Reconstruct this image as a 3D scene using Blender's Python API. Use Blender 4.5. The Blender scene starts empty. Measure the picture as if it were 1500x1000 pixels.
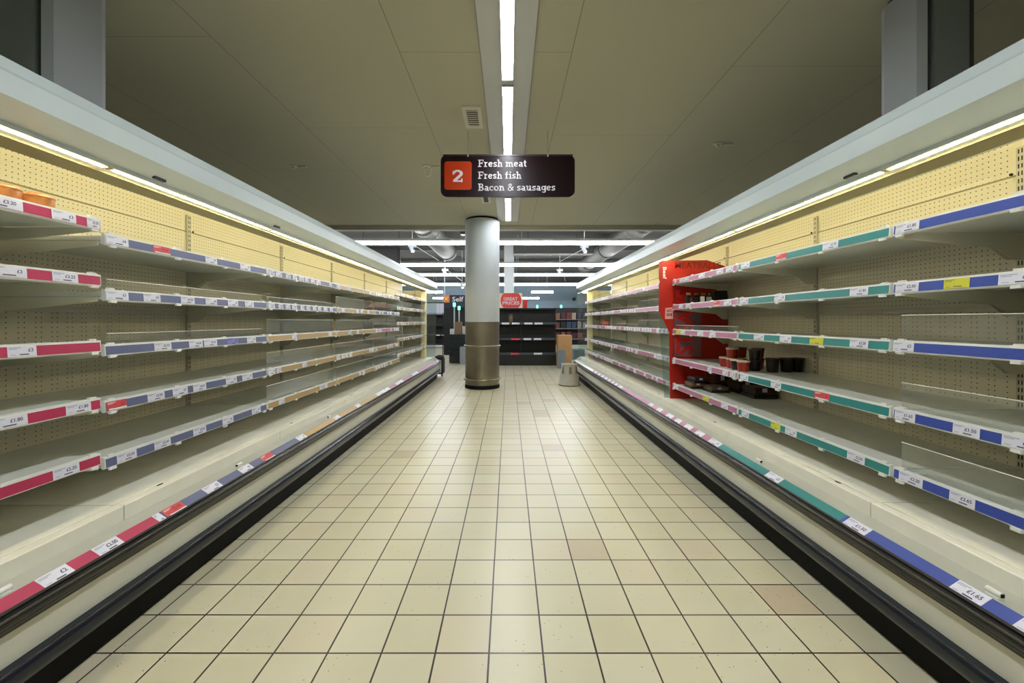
import bpy, bmesh, math, random
from mathutils import Vector, Matrix
random.seed(7)
C = bpy.context.scene.collection
PI = math.pi

# ---------------------------------------------------------------- camera, world, exposure
H = 1.233                      # eye height; aisle runs along +Y, X to the right
FPX = 607.0                    # focal length in pixels of the 1500 px wide frame
VX, VY = 745.0, 470.0          # vanishing point of the aisle
cd = bpy.data.cameras.new('camera'); cam = bpy.data.objects.new('camera', cd); C.objects.link(cam)
cam.location = (0, 0, H); cam.rotation_euler = (PI/2, 0, 0)
cd.sensor_width = 36.0; cd.lens = 36.0*FPX/1500.0
cd.shift_x = (750-VX)/1500.0; cd.shift_y = -(500-VY)/1500.0
cd.clip_start = 0.05; cd.clip_end = 200
bpy.context.scene.camera = cam
w = bpy.data.worlds.new('world'); bpy.context.scene.world = w; w.use_nodes = True
w.node_tree.nodes['Background'].inputs[0].default_value = (0.5, 0.56, 0.6, 1)
w.node_tree.nodes['Background'].inputs[1].default_value = 0.05
sc = bpy.context.scene
sc.view_settings.view_transform = 'Standard'; sc.view_settings.look = 'None'
sc.view_settings.exposure = 0.75; sc.view_settings.gamma = 1.0; sc.view_settings.use_curve_mapping = False
E_STRIP = 30.0      # aisle ceiling strip
E_FAR = 15.0        # linear lights beyond the aisle
E_TUBE = .8
E_CORE = 60.0       # bright narrow lamp line inside that diffuser       # diffuser along the cabinet canopy
E_FILL = 8.0       # added hidden lamp that brightens the back panel over the top shelf
COOL = (0.93, 0.97, 1.0)
STRIPS = [(-4.21+1.5*i, -2.80+1.5*i) for i in range(8)]

# ---------------------------------------------------------------- helpers
def srgb(r, g, b):
    f = lambda c: (c/255/12.92) if c/255 <= 0.04045 else ((c/255+0.055)/1.055)**2.4
    return (f(r), f(g), f(b), 1)
MATS = {}
def mat(name, col, rough=0.5, metal=0.0, emit=0.0, spec=0.5, noise=0.0, nscale=20.0, coat=0.0):
    if name in MATS: return MATS[name]
    m = bpy.data.materials.new(name); m.use_nodes = True; MATS[name] = m
    nt = m.node_tree; b = nt.nodes['Principled BSDF']
    b.inputs['Base Color'].default_value = col
    b.inputs['Roughness'].default_value = rough; b.inputs['Metallic'].default_value = metal
    b.inputs['Specular IOR Level'].default_value = spec
    b.inputs['Coat Weight'].default_value = coat
    if emit:
        b.inputs['Emission Color'].default_value = col; b.inputs['Emission Strength'].default_value = emit
    if noise:
        tc = nt.nodes.new('ShaderNodeTexCoord'); n = nt.nodes.new('ShaderNodeTexNoise')
        n.inputs['Scale'].default_value = nscale; n.inputs['Detail'].default_value = 4
        r = nt.nodes.new('ShaderNodeMix'); r.data_type = 'RGBA'; r.blend_type = 'MULTIPLY'
        r.inputs[0].default_value = 1.0
        mr = nt.nodes.new('ShaderNodeMapRange'); mr.inputs[1].default_value = 0.3; mr.inputs[2].default_value = 0.7
        mr.inputs[3].default_value = 1-noise; mr.inputs[4].default_value = 1.0
        nt.links.new(tc.outputs['Object'], n.inputs['Vector']); nt.links.new(n.outputs['Fac'], mr.inputs[0])
        nt.links.new(mr.outputs[0], r.inputs[7]); r.inputs[6].default_value = col
        nt.links.new(r.outputs[2], b.inputs['Base Color'])
    return m
class G:                                     # tiny node-graph helper
    def __init__(s, m): s.m = m; s.nt = m.node_tree; s.b = s.nt.nodes['Principled BSDF']; s.tc = s.nt.nodes.new('ShaderNodeTexCoord')
    def sep(s, sock):
        n = s.nt.nodes.new('ShaderNodeSeparateXYZ'); s.nt.links.new(sock, n.inputs[0]); return n.outputs
    def m_(s, op, a, b=None, c=None):
        n = s.nt.nodes.new('ShaderNodeMath'); n.operation = op
        for i, v in enumerate((a, b, c)):
            if v is None: continue
            if isinstance(v, (int, float)): n.inputs[i].default_value = v
            else: s.nt.links.new(v, n.inputs[i])
        return n.outputs[0]
    def mix(s, f, a, b):
        n = s.nt.nodes.new('ShaderNodeMix'); n.data_type = 'RGBA'
        if isinstance(f, (int, float)): n.inputs[0].default_value = f
        else: s.nt.links.new(f, n.inputs[0])
        for i, v in ((6, a), (7, b)):
            if isinstance(v, tuple): n.inputs[i].default_value = v
            else: s.nt.links.new(v, n.inputs[i])
        return n.outputs[2]
    def noise(s, scale, vec=None, detail=3):
        n = s.nt.nodes.new('ShaderNodeTexNoise'); n.inputs['Scale'].default_value = scale; n.inputs['Detail'].default_value = detail
        s.nt.links.new(vec if vec is not None else s.tc.outputs['Object'], n.inputs['Vector']); return n.outputs['Fac']
    def comb(s, x, y, z=0.0):
        n = s.nt.nodes.new('ShaderNodeCombineXYZ')
        for i, v in enumerate((x, y, z)):
            if isinstance(v, (int, float)): n.inputs[i].default_value = v
            else: s.nt.links.new(v, n.inputs[i])
        return n.outputs[0]
    def white(s, vec):
        n = s.nt.nodes.new('ShaderNodeTexWhiteNoise'); n.noise_dimensions = '2D'; s.nt.links.new(vec, n.inputs['Vector']); return n.outputs['Value']
    def rng(s, v, a, b, c, d):
        n = s.nt.nodes.new('ShaderNodeMapRange'); s.nt.links.new(v, n.inputs[0])
        for i, q in enumerate((a, b, c, d)): n.inputs[i+1].default_value = q
        return n.outputs[0]
    def col(s, v): s.nt.links.new(v, s.b.inputs['Base Color'])

class MB:                                    # mesh builder in WORLD coordinates
    def __init__(s): s.v = []; s.f = []; s.mi = []
    def poly(s, pts, mi=0):
        n = len(s.v); s.v += [tuple(p) for p in pts]; s.f.append(tuple(range(n, n+len(pts)))); s.mi.append(mi); return s
    def box(s, x0, x1, y0, y1, z0, z1, mi=0):
        if x0 > x1: x0, x1 = x1, x0
        n = len(s.v)
        s.v += [(x, y, z) for x in (x0, x1) for y in (y0, y1) for z in (z0, z1)]
        for q in ((0,1,3,2),(4,6,7,5),(0,4,5,1),(2,3,7,6),(0,2,6,4),(1,5,7,3)):
            s.f.append(tuple(n+i for i in q)); s.mi.append(mi)
        return s
    def prismY(s, prof, y0, y1, mi=0):       # prof: list of (x,z)
        n = len(s.v); k = len(prof)
        s.v += [(x, y0, z) for x, z in prof] + [(x, y1, z) for x, z in prof]
        s.f.append(tuple(range(n, n+k))); s.mi.append(mi); s.f.append(tuple(range(n+2*k-1, n+k-1, -1))); s.mi.append(mi)
        for i in range(k):
            j = (i+1) % k; s.f.append((n+i, n+k+i, n+k+j, n+j)); s.mi.append(mi)
        return s
    def prismZ(s, prof, z0, z1, mi=0):
        n = len(s.v); k = len(prof)
        s.v += [(x, y, z0) for x, y in prof] + [(x, y, z1) for x, y in prof]
        s.f.append(tuple(range(n, n+k))); s.mi.append(mi); s.f.append(tuple(range(n+2*k-1, n+k-1, -1))); s.mi.append(mi)
        for i in range(k):
            j = (i+1) % k; s.f.append((n+i, n+k+i, n+k+j, n+j)); s.mi.append(mi)
        return s
    def tube(s, a, b, r, n_=12, r2=None, mi=0):
        a = Vector(a); b = Vector(b); d = (b-a).normalized(); r2 = r if r2 is None else r2
        u = d.orthogonal().normalized(); w_ = d.cross(u); n = len(s.v)
        for p, rr in ((a, r), (b, r2)):
            for i in range(n_):
                t = 2*PI*i/n_; s.v.append(tuple(p+u*math.cos(t)*rr+w_*math.sin(t)*rr))
        for i in range(n_):
            j = (i+1) % n_; s.f.append((n+i, n+j, n+n_+j, n+n_+i)); s.mi.append(mi)
        s.f.append(tuple(range(n+n_-1, n-1, -1))); s.mi.append(mi); s.f.append(tuple(range(n+n_, n+2*n_))); s.mi.append(mi)
        return s
    def lathe(s, cx, cy, prof, n_=48, mi=0, cap=True):   # prof: (r,z)
        n = len(s.v); k = len(prof)
        for r, z in prof:
            for i in range(n_):
                t = 2*PI*i/n_; s.v.append((cx+r*math.cos(t), cy+r*math.sin(t), z))
        for a in range(k-1):
            for i in range(n_):
                j = (i+1) % n_; s.f.append((n+a*n_+i, n+a*n_+j, n+(a+1)*n_+j, n+(a+1)*n_+i)); s.mi.append(mi)
        if cap:
            s.f.append(tuple(range(n+n_-1, n-1, -1))); s.mi.append(mi)
            s.f.append(tuple(range(n+(k-1)*n_, n+k*n_))); s.mi.append(mi)
        return s
    def add(s, verts, faces, fn, mi=0):
        n = len(s.v); s.v += [fn(p) for p in verts]
        for f in faces: s.f.append(tuple(n+i for i in f)); s.mi.append(mi)
        return s
    def build(s, name, mats, parent=None, smooth=False, bevel=0.0, origin=None):
        me = bpy.data.meshes.new(name)
        off = Vector((0, 0, 0))
        if parent is not None: off = Vector(parent['_w'])
        org = Vector(origin) if origin is not None else (off if parent is not None else Vector((0, 0, 0)))
        me.from_pydata([tuple(Vector(v)-org) for v in s.v], [], s.f)
        if not isinstance(mats, (list, tuple)): mats = [mats]
        for m in mats: me.materials.append(m)
        for p, mi in zip(me.polygons, s.mi): p.material_index = mi; p.use_smooth = smooth
        bm = bmesh.new(); bm.from_mesh(me); bmesh.ops.recalc_face_normals(bm, faces=bm.faces); bm.to_mesh(me); bm.free()
        if smooth:
            try: me.set_sharp_from_angle(angle=math.radians(40))
            except Exception: pass
        o = bpy.data.objects.new(name, me); C.objects.link(o)
        o['_w'] = tuple(org)
        if parent is not None:
            o.parent = parent; o.location = org-off
        else: o.location = org
        if bevel:
            b = o.modifiers.new('bevel', 'BEVEL'); b.width = bevel; b.segments = 2; b.limit_method = 'ANGLE'
        return o
def tag(o, label=None, cat=None, group=None, kind=None):
    if label: o['label'] = label
    if cat: o['category'] = cat
    if group: o['group'] = group
    if kind: o['kind'] = kind
    return o
def empty(name, loc, label, cat, group=None):
    o = bpy.data.objects.new(name, None); C.objects.link(o); o.location = loc; o['_w'] = tuple(loc)
    o.empty_display_size = 0.1
    return tag(o, label, cat, group)
def struct(name, mb, m, **k): return tag(mb.build(name, m, **k), kind='structure')

_tc = {}
def text_geo(s, bold=0.0):
    key = (s, bold)
    if key in _tc: return _tc[key]
    cu = bpy.data.curves.new('t', 'FONT'); cu.body = s; cu.size = 1.0; cu.offset = bold; cu.resolution_u = 3
    ob = bpy.data.objects.new('t', cu); C.objects.link(ob)
    dg = bpy.context.evaluated_depsgraph_get(); me = ob.evaluated_get(dg).to_mesh()
    vs = [(v.co.x, v.co.y) for v in me.vertices]; fs = [tuple(p.vertices) for p in me.polygons]
    ob.evaluated_get(dg).to_mesh_clear(); bpy.data.objects.remove(ob); bpy.data.curves.remove(cu)
    x0 = min(p[0] for p in vs); x1 = max(p[0] for p in vs); y0 = min(p[1] for p in vs); y1 = max(p[1] for p in vs)
    vs = [((p[0]-x0)/(x1-x0), (p[1]-y0)/(y1-y0)) for p in vs]      # normalised to the unit box
    _tc[key] = (vs, fs, (x1-x0)/(y1-y0)); return _tc[key]

# ---------------------------------------------------------------- slab serif glyphs for the aisle sign
def arc(cx, cy, rx, ry, a0, a1, n=10):
    return [(cx+rx*math.cos(math.radians(a0+(a1-a0)*i/n)), cy+ry*math.sin(math.radians(a0+(a1-a0)*i/n))) for i in range(n+1)]
GL = {  # width, strokes (thick), slabs (x0,x1,y) thin bars centred on y
 'F': (.78, [[(.22,0),(.22,1)]], [(.02,.46,.06),(.02,.72,.94),(.22,.56,.52),(.66,.74,.86,.72,1.0),(.52,.60,.5,.38,.66)]),
 'B': (.80, [[(.22,0),(.22,1)], arc(.40,.27,.27,.21,-90,90), arc(.38,.74,.23,.20,-90,90)], [(.02,.42,.06),(.02,.42,.94),(.2,.42,.5)]),
 'r': (.58, [[(.20,0),(.20,.68)], [(.22,.45)]+arc(.42,.42,.2,.18,170,70,6)], [(.02,.42,.06),(.02,.24,.64)]),
 'e': (.62, [arc(.31,.34,.22,.27,20,320,16), [(.12,.36),(.50,.36)]], []),
 's': (.54, [arc(.27,.49,.15,.12,20,250,10)+arc(.27,.20,.16,.13,80,-160,10)], [(.42,.48,.56,.46,.68),(.05,.11,.1,0,.2)]),
 'h': (.74, [[(.20,0),(.20,1)], [(.22,.42)]+arc(.39,.42,.15,.18,160,0,8)+[(.54,0)]], [(.02,.34,.06),(.02,.24,.95),(.42,.72,.06)]),
 'm': (1.08, [[(.20,0),(.20,.68)], [(.22,.42)]+arc(.37,.42,.15,.18,160,0,8)+[(.52,0)], [(.54,.42)]+arc(.70,.42,.15,.18,160,0,8)+[(.86,0)]], [(.02,.34,.06),(.02,.24,.64),(.42,.66,.06),(.76,1.04,.06)]),
 'n': (.74, [[(.20,0),(.20,.68)], [(.22,.42)]+arc(.39,.42,.15,.18,160,0,8)+[(.54,0)]], [(.02,.34,.06),(.02,.24,.64),(.42,.72,.06)]),
 'a': (.64, [[(.12,.56)]+arc(.28,.46,.16,.15,120,0,7)+[(.44,.0)], arc(.27,.20,.16,.13,30,330,12)], [(.40,.62,.06)]),
 't': (.48, [[(.20,.90),(.20,.2)]+arc(.33,.2,.13,.13,180,290,6)], [(.02,.42,.64)]),
 'f': (.50, [[(.20,0),(.20,.78)]+arc(.34,.78,.14,.16,180,75,6)], [(.02,.42,.06),(.02,.42,.62)]),
 'i': (.42, [[(.21,0),(.21,.68)], [(.21,.86),(.21,1.02)]], [(.02,.40,.06),(.02,.24,.64)]),
 'c': (.58, [arc(.31,.34,.22,.27,40,320,16)], [(.44,.50,.56,.42,.68)]),
 'o': (.66, [arc(.33,.34,.23,.27,0,360,20)], []),
 'u': (.74, [[(.18,.68),(.18,.26)]+arc(.33,.26,.15,.19,180,360,8), [(.54,.68),(.54,0)]], [(.0,.22,.64),(.38,.56,.64),(.5,.72,.06)]),
 'g': (.66, [arc(.30,.36,.20,.25,0,360,18), [(.52,.66),(.52,-.08)]+arc(.33,-.08,.19,.15,0,-150,8)], [(.50,.66,.64)]),
 '&': (.84, [[(.76,.04),(.22,.66)]+arc(.34,.80,.15,.14,200,-60,10)+[(.30,.52)]+arc(.33,.26,.22,.22,110,330,10)+[(.70,.50)]], [(.58,.80,.50)]),
 '2': (.72, [arc(.35,.70,.24,.22,170,-35,10)+[(.16,.12)]], [(.08,.66,.09),(.58,.66,.2,.0,.3),(.05,.14,.7,.60,.78)]),
 ' ': (.34, [], []),
}
def slab_text(mb, s, fn, wdt, hgt, sw=.19, mi=0):
    x = 0; shapes = []
    for ch in s:
        gw, st, sl = GL[ch]
        for pl in st:
            for i in range(len(pl)-1):
                (ax, ay), (bx, by) = pl[i], pl[i+1]; L = math.hypot(bx-ax, by-ay)
                if L < 1e-6: continue
                nx, ny = -(by-ay)/L*sw/2, (bx-ax)/L*sw/2
                ww = 0.82 if abs(by-ay) < abs(bx-ax) else 1.0
                nx *= ww; ny *= ww
                shapes.append([(x+ax+nx, ay+ny), (x+bx+nx, by+ny), (x+bx-nx, by-ny), (x+ax-nx, ay-ny)])
                if 0 < i: shapes.append([(x+ax+sw*.45*math.cos(PI/4*q), ay+sw*.45*math.sin(PI/4*q)) for q in range(8)])
        for q in sl:
            if len(q) == 3: shapes.append([(x+q[0], q[2]-.06), (x+q[1], q[2]-.06), (x+q[1], q[2]+.06), (x+q[0], q[2]+.06)])
            else: shapes.append([(x+q[0], q[3]), (x+q[1], q[3]), (x+q[1], q[4]), (x+q[0], q[4])])
        x += gw
    for i, p in enumerate(shapes):
        q = [fn(a/x*wdt, b*hgt) for a, b in p]; e = i*1.2e-5
        mb.poly([(X_, Y_-e, Z_) for X_, Y_, Z_ in q], mi)

# ---------------------------------------------------------------- materials
white_metal = mat('white painted metal', srgb(196, 208, 210), .35, noise=.04, nscale=3)
panel_m = mat('pale kick panel', srgb(205, 205, 190), .45, noise=.05, nscale=4)
cream = mat('cream painted steel', srgb(228, 225, 204), .4, noise=.06, nscale=6)
shelf_m = mat('shelf enamel', srgb(230, 232, 222), .25, noise=.06, nscale=5)
deck_m = mat('deck enamel', srgb(240, 238, 222), .25, noise=.08, nscale=7)
ledge_m = mat('return air ledge', srgb(176, 178, 168), .4, noise=.08, nscale=9)
rail_w = mat('white plastic', srgb(232, 234, 230), .3)
black_p = mat('black plastic', srgb(14, 17, 24), .22)
black_k = mat('black kick plate', srgb(5, 5, 5), .6, spec=.2)
navy_p = mat('dark navy bumper', srgb(16, 24, 38), .18)
chrome = mat('grey metal lip', srgb(70, 66, 62), .3, .5)
olive = mat('olive tray with painted shade', srgb(92, 84, 48), .5)  # dark tone paints in the shade of the tray's unlit underside
post_m = mat('cream post', srgb(250, 240, 190), .4)
paper = mat('ticket paper', srgb(222, 224, 238), .5)
ink = mat('ticket ink', srgb(62, 60, 100), .6)
ink2 = mat('faint print', srgb(150, 152, 180), .6)
promo_red = mat('red promo paper', srgb(208, 70, 78), .5)
promo_ink = mat('red promo ink', srgb(140, 20, 40), .5)
promo_yel = mat('yellow promo paper', srgb(205, 205, 60), .5)
yel_ink = mat('yellow promo ink', srgb(120, 120, 30), .5)
STR = {'crimson': mat('crimson strip', srgb(178, 44, 86), .4), 'slate': mat('slate strip', srgb(92, 100, 138), .4),
       'tan': mat('tan strip', srgb(176, 148, 100), .4), 'blue': mat('blue strip', srgb(48, 72, 160), .4),
       'teal': mat('teal strip', srgb(32, 128, 128), .4), 'mauve': mat('mauve strip', srgb(176, 112, 148), .4)}

def glass_mat(name, tint, fac, rough=.05, glow=.9):
    m = bpy.data.materials.new(name); m.use_nodes = True; nt = m.node_tree
    for n in list(nt.nodes):
        if n.type != 'OUTPUT_MATERIAL': nt.nodes.remove(n)
    out = [n for n in nt.nodes if n.type == 'OUTPUT_MATERIAL'][0]
    t = nt.nodes.new('ShaderNodeBsdfTransparent'); t.inputs[0].default_value = tint
    g = nt.nodes.new('ShaderNodeBsdfGlossy'); g.inputs['Roughness'].default_value = rough
    d = nt.nodes.new('ShaderNodeBsdfDiffuse'); d.inputs[0].default_value = (.8, .82, .78, 1)
    lw = nt.nodes.new('ShaderNodeLayerWeight'); lw.inputs[0].default_value = .25
    m1 = nt.nodes.new('ShaderNodeMixShader'); m2 = nt.nodes.new('ShaderNodeMixShader')
    mr = nt.nodes.new('ShaderNodeMapRange'); mr.inputs[3].default_value = .03; mr.inputs[4].default_value = .3
    nt.links.new(lw.outputs['Fresnel'], mr.inputs[0]); nt.links.new(mr.outputs[0], m1.inputs[0])
    nt.links.new(t.outputs[0], m1.inputs[1]); nt.links.new(g.outputs[0], m1.inputs[2])
    nz = nt.nodes.new('ShaderNodeTexNoise'); nz.inputs['Scale'].default_value = 6
    mr2 = nt.nodes.new('ShaderNodeMapRange'); mr2.inputs[1].default_value = .35; mr2.inputs[2].default_value = .75
    mr2.inputs[3].default_value = fac*.5; mr2.inputs[4].default_value = fac*1.5
    nt.links.new(nz.outputs['Fac'], mr2.inputs[0]); nt.links.new(mr2.outputs[0], m2.inputs[0])
    nt.links.new(m1.outputs[0], m2.inputs[1]); nt.links.new(d.outputs[0], m2.inputs[2])
    nt.links.new(m2.outputs[0], out.inputs[0]); return m
acrylic = glass_mat('clear acrylic riser', (.95, .965, .95, 1), .05)
acr_edge = mat('acrylic edge painted highlight', srgb(250, 250, 240), .2)  # near-white colour paints the light caught along the riser's top edge
glass_end = glass_mat('clear end glass', (.80, .88, .88, 1), .04)

def perf(name, paired):
    m = mat(name, srgb(214, 208, 180), .45); g = G(m)
    o = g.sep(g.tc.outputs['Object']); P = .0238
    ys = g.m_('DIVIDE', o[1], P); zs = g.m_('DIVIDE', o[2], P)
    fy = g.m_('SUBTRACT', g.m_('FRACT', ys), .5); fz = g.m_('SUBTRACT', g.m_('FRACT', zs), .5)
    d = g.m_('SQRT', g.m_('ADD', g.m_('MULTIPLY', fy, fy), g.m_('MULTIPLY', fz, fz)))
    hole = g.m_('LESS_THAN', d, .115)
    if paired:
        c = g.m_('FLOORED_MODULO', g.m_('FLOOR', ys), 3.0)
        hole = g.m_('MULTIPLY', hole, g.m_('LESS_THAN', c, 1.5))
        pass
    edge = g.m_('FLOORED_MODULO', ys, 50.0)                       # plain margin beside each upright
    inside = g.m_('MULTIPLY', g.m_('GREATER_THAN', edge, 1.6), g.m_('LESS_THAN', edge, 48.4))
    hole = g.m_('MULTIPLY', hole, inside)
    n = g.rng(g.noise(4), .3, .7, .9, 1.0)
    base = g.mix(n, srgb(222, 216, 190), srgb(236, 230, 204))
    g.col(g.mix(hole, base, srgb(38, 34, 22))); return m
perf_full = perf('perforated cream panel', False)
perf_pair = perf('perforated cream panel in pairs', True)
def slot_mat():
    m = mat('slotted upright', srgb(206, 202, 180), .45); g = G(m); o = g.sep(g.tc.outputs['Object'])
    z = g.m_('FRACT', g.m_('DIVIDE', o[2], .032)); a = g.m_('LESS_THAN', z, .6)
    y = g.m_('ABSOLUTE', g.m_('SUBTRACT', g.m_('ABSOLUTE', o[1]), .006)); b = g.m_('LESS_THAN', y, .0026)
    g.col(g.mix(g.m_('MULTIPLY', a, b), srgb(206, 202, 180), srgb(24, 22, 16))); return m
slots = slot_mat()

# floor
fm = mat('cream floor tiles', srgb(206, 198, 172), .3); g = G(fm)
o = g.sep(g.tc.outputs['Object']); T = .2
xs = g.m_('DIVIDE', g.m_('SUBTRACT', o[0], -.0725), T); ys = g.m_('DIVIDE', g.m_('SUBTRACT', o[1], 1.539), .2)
wob = g.m_('MULTIPLY', g.m_('SUBTRACT', g.noise(.8), .5), .02)
xs = g.m_('ADD', xs, wob); ys = g.m_('ADD', ys, wob)
fx = g.m_('ABSOLUTE', g.m_('SUBTRACT', g.m_('FRACT', xs), .5)); fy = g.m_('ABSOLUTE', g.m_('SUBTRACT', g.m_('FRACT', ys), .5))
mx = g.m_('MAXIMUM', fx, fy)
cell = g.comb(g.m_('FLOOR', xs), g.m_('FLOOR', ys)); rv = g.white(cell)
cell2 = g.comb(g.m_('ADD', g.m_('FLOOR', xs), 37.3), g.m_('FLOOR', ys)); rv2 = g.white(cell2)
thr = g.m_('SUBTRACT', .485, g.m_('MULTIPLY', rv2, .004))
grout = g.m_('GREATER_THAN', mx, thr)
c1 = g.mix(rv, srgb(202, 196, 166), srgb(208, 204, 178))
c2 = g.mix(g.m_('GREATER_THAN', rv2, .88), c1, srgb(206, 197, 171))
c2 = g.mix(g.m_('LESS_THAN', g.white(g.comb(g.m_('ADD', g.m_('FLOOR', xs), 11.7), g.m_('FLOOR', ys))), .014), c2, srgb(190, 176, 150))
n1 = g.noise(2.0, detail=1); c2 = g.mix(g.rng(n1, .3, .8, 0, .22), c2, srgb(188, 182, 156))
vo = g.nt.nodes.new('ShaderNodeTexVoronoi'); vo.inputs['Scale'].default_value = 34; g.nt.links.new(g.tc.outputs['Object'], vo.inputs['Vector'])
spk = g.m_('MULTIPLY', g.m_('LESS_THAN', vo.outputs['Distance'], .085), g.m_('GREATER_THAN', g.noise(5), .5))
c2 = g.mix(g.m_('MULTIPLY', spk, .9), c2, srgb(120, 104, 80))
g.col(g.mix(grout, c2, srgb(44, 32, 27)))
fm.node_tree.nodes['Principled BSDF'].inputs['Roughness'].default_value = .3
bp = g.nt.nodes.new('ShaderNodeBump'); bp.inputs['Strength'].default_value = .25; bp.inputs['Distance'].default_value = .002
g.nt.links.new(g.m_('SUBTRACT', 1.0, grout), bp.inputs['Height']); g.nt.links.new(bp.outputs[0], g.b.inputs['Normal'])

# ceiling
cm = mat('ceiling board', srgb(180, 174, 150), .7); g = G(cm); o = g.sep(g.tc.outputs['Object'])
def line(g, v, off, period, wd):
    f = g.m_('FRACT', g.m_('ADD', g.m_('DIVIDE', g.m_('SUBTRACT', v, off), period), .5))
    return g.m_('LESS_THAN', g.m_('ABSOLUTE', g.m_('SUBTRACT', f, .5)), wd/period/2)
lx = line(g, o[0], -.765, 1.21, .006)
row = g.m_('MULTIPLY', g.m_('FLOOR', g.m_('DIVIDE', g.m_('SUBTRACT', o[0], -.765), 1.21)), 1.3)
ly = g.m_('MULTIPLY', line(g, g.m_('SUBTRACT', o[1], row), 2.91, 2.44, .006), .5)
n = g.rng(g.noise(1.2, detail=4), .3, .7, .93, 1.0)
base = g.mix(n, srgb(176, 172, 146), srgb(188, 184, 158))
g.col(g.mix(g.m_('MAXIMUM', g.m_('MULTIPLY', lx, .7), ly), base, srgb(110, 104, 86)))

# ---------------------------------------------------------------- large structure
CZ = 3.12
struct('floor', MB().box(-12, 12, -5, 31, -.1, 0), fm)
struct('ceiling', MB().box(-9, 9, -5, 8.17, CZ, CZ+.12), cm)
grey_open = mat('grey open ceiling', srgb(84, 86, 82), .8, noise=.1, nscale=.6)
struct('ceiling', MB().box(-12, 12, 8.29, 31, 3.95, 4.05), grey_open)
struct('trim_1', MB().box(-9, 9, 8.17, 8.29, 3.03, 3.99), mat('bulkhead board', srgb(190, 186, 168), .6))
wall_m = mat('blue grey wall', srgb(176, 200, 216), .7, noise=.05, nscale=1)
struct('wall_back', MB().box(-12, 12, 31, 31.1, 0, 4.0), wall_m)
struct('wall_left', MB().box(-12.1, -12, -5, 31, 0, 4.0), wall_m)
struct('wall_right', MB().box(12, 12.1, -5, 31, 0, 4.0), wall_m)
struct('wall_front', MB().box(-12, 12, -5.1, -5, 0, 4.0), mat('warm wall', srgb(190, 186, 170), .7))
dark_ceiling = mat('ceiling upper void', srgb(120, 118, 105), .8)
struct('ceiling', MB().box(-12, -9, -5, 8.29, CZ, CZ+.12), dark_ceiling)
struct('ceiling', MB().box(9, 12, -5, 8.29, CZ, CZ+.12), dark_ceiling)

# boxed pillars that rise above the cabinets, left and right
pil = mat('grey pillar paint', srgb(168, 172, 176), .5, noise=.04, nscale=2)
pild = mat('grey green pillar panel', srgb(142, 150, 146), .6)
def pxX(px, Y): return (px-VX)/FPX*Y
def pillar(s, x, y0, y1, lab):
    t = empty('boxed_pillar', (s*(x+.15), y1, 2.07), lab, 'pillar')
    zt = CZ-.025; dk = mat('pillar recess', srgb(80, 82, 78), .7)
    F = lambda pts: [(s*a, b) for a, b in pts]
    MB().prismZ(F([(x+.03, y0-.03), (x, y0), (x, y1), (x+.03, y1+.05), (x+.30, y1+.05), (x+.30, y0+.03), (x+.03, y0+.03)]), 2.07, zt).build('front_casing', pil, t)
    MB().prismZ(F([(x+.032, y0-.005), (x+.07, y0-.005), (x+.07, y0+.028), (x+.032, y0+.028)]), 2.07, zt).build('recess_strip', dk, t)
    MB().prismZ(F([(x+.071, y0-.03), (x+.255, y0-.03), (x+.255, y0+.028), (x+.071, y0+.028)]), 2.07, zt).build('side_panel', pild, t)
    MB().prismZ(F([(x+.256, y0-.012), (x+.30, y0-.012), (x+.30, y0+.028), (x+.256, y0+.028)]), 2.07, zt).build('edge_strip', dk, t)
    MB().prismZ(F([(x+.02, y0), (x+.02, y1), (x+.28, y1+.03), (x+.28, y0)]), zt, CZ).build('shadow_gap', black_k, t)
pillar(1, 2.23, 2.265, 2.46, 'grey boxed pillar rising to the ceiling above the right cabinets')
pillar(-1, 2.30, 2.095, 2.345, 'grey boxed pillar rising to the ceiling above the left cabinets')

# ---------------------------------------------------------------- ceiling strip
led = mat('cool strip diffuser', (*COOL, 1), .5, emit=E_STRIP)
gear = mat('satin white gear tray', srgb(205, 206, 204), .35)
tr = empty('lighting_trough', (0, 2, CZ), 'long pale ceiling tray running down the aisle behind the strip lights', 'ceiling tray')
MB().box(-.20, .18, -4.3, 7.80, CZ-.010, CZ-.0005).build('tray_panel', gear, tr)
for x in (-.203, .177): MB().box(x, x+.006, -4.3, 7.80, CZ-.016, CZ-.0005).build('tray_edge', mat('tray edge', srgb(150, 150, 146), .4), tr)
names = ['nearest one, cut by the frame top', 'just above the aisle sign, second from the front',
         'hidden behind the aisle sign', 'furthest one, before the round column']
for i, (a, b) in enumerate(STRIPS):
    k = i-4
    lab = 'cool white ceiling strip light, ' + (names[k] if k >= 0 else 'one of the row behind the viewer')
    t = empty('ceiling_light', (-.008, (a+b)/2, CZ-.010), lab, 'ceiling light', 'aisle ceiling strip lights')
    MB().box(-.055, .039, a, b, CZ-.0155, CZ-.0105).box(-.055, -.0485, a, b, CZ-.030, CZ-.0157).box(.0325, .039, a, b, CZ-.030, CZ-.0157).box(-.0484, .0324, a-.003, a+.0035, CZ-.030, CZ-.0157).box(-.0484, .0324, b-.0035, b+.003, CZ-.030, CZ-.0157).build('housing', gear, t)
    MB().box(-.048, .032, a+.004, b-.004, CZ-.024, CZ-.0165).build('diffuser', led, t)

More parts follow.
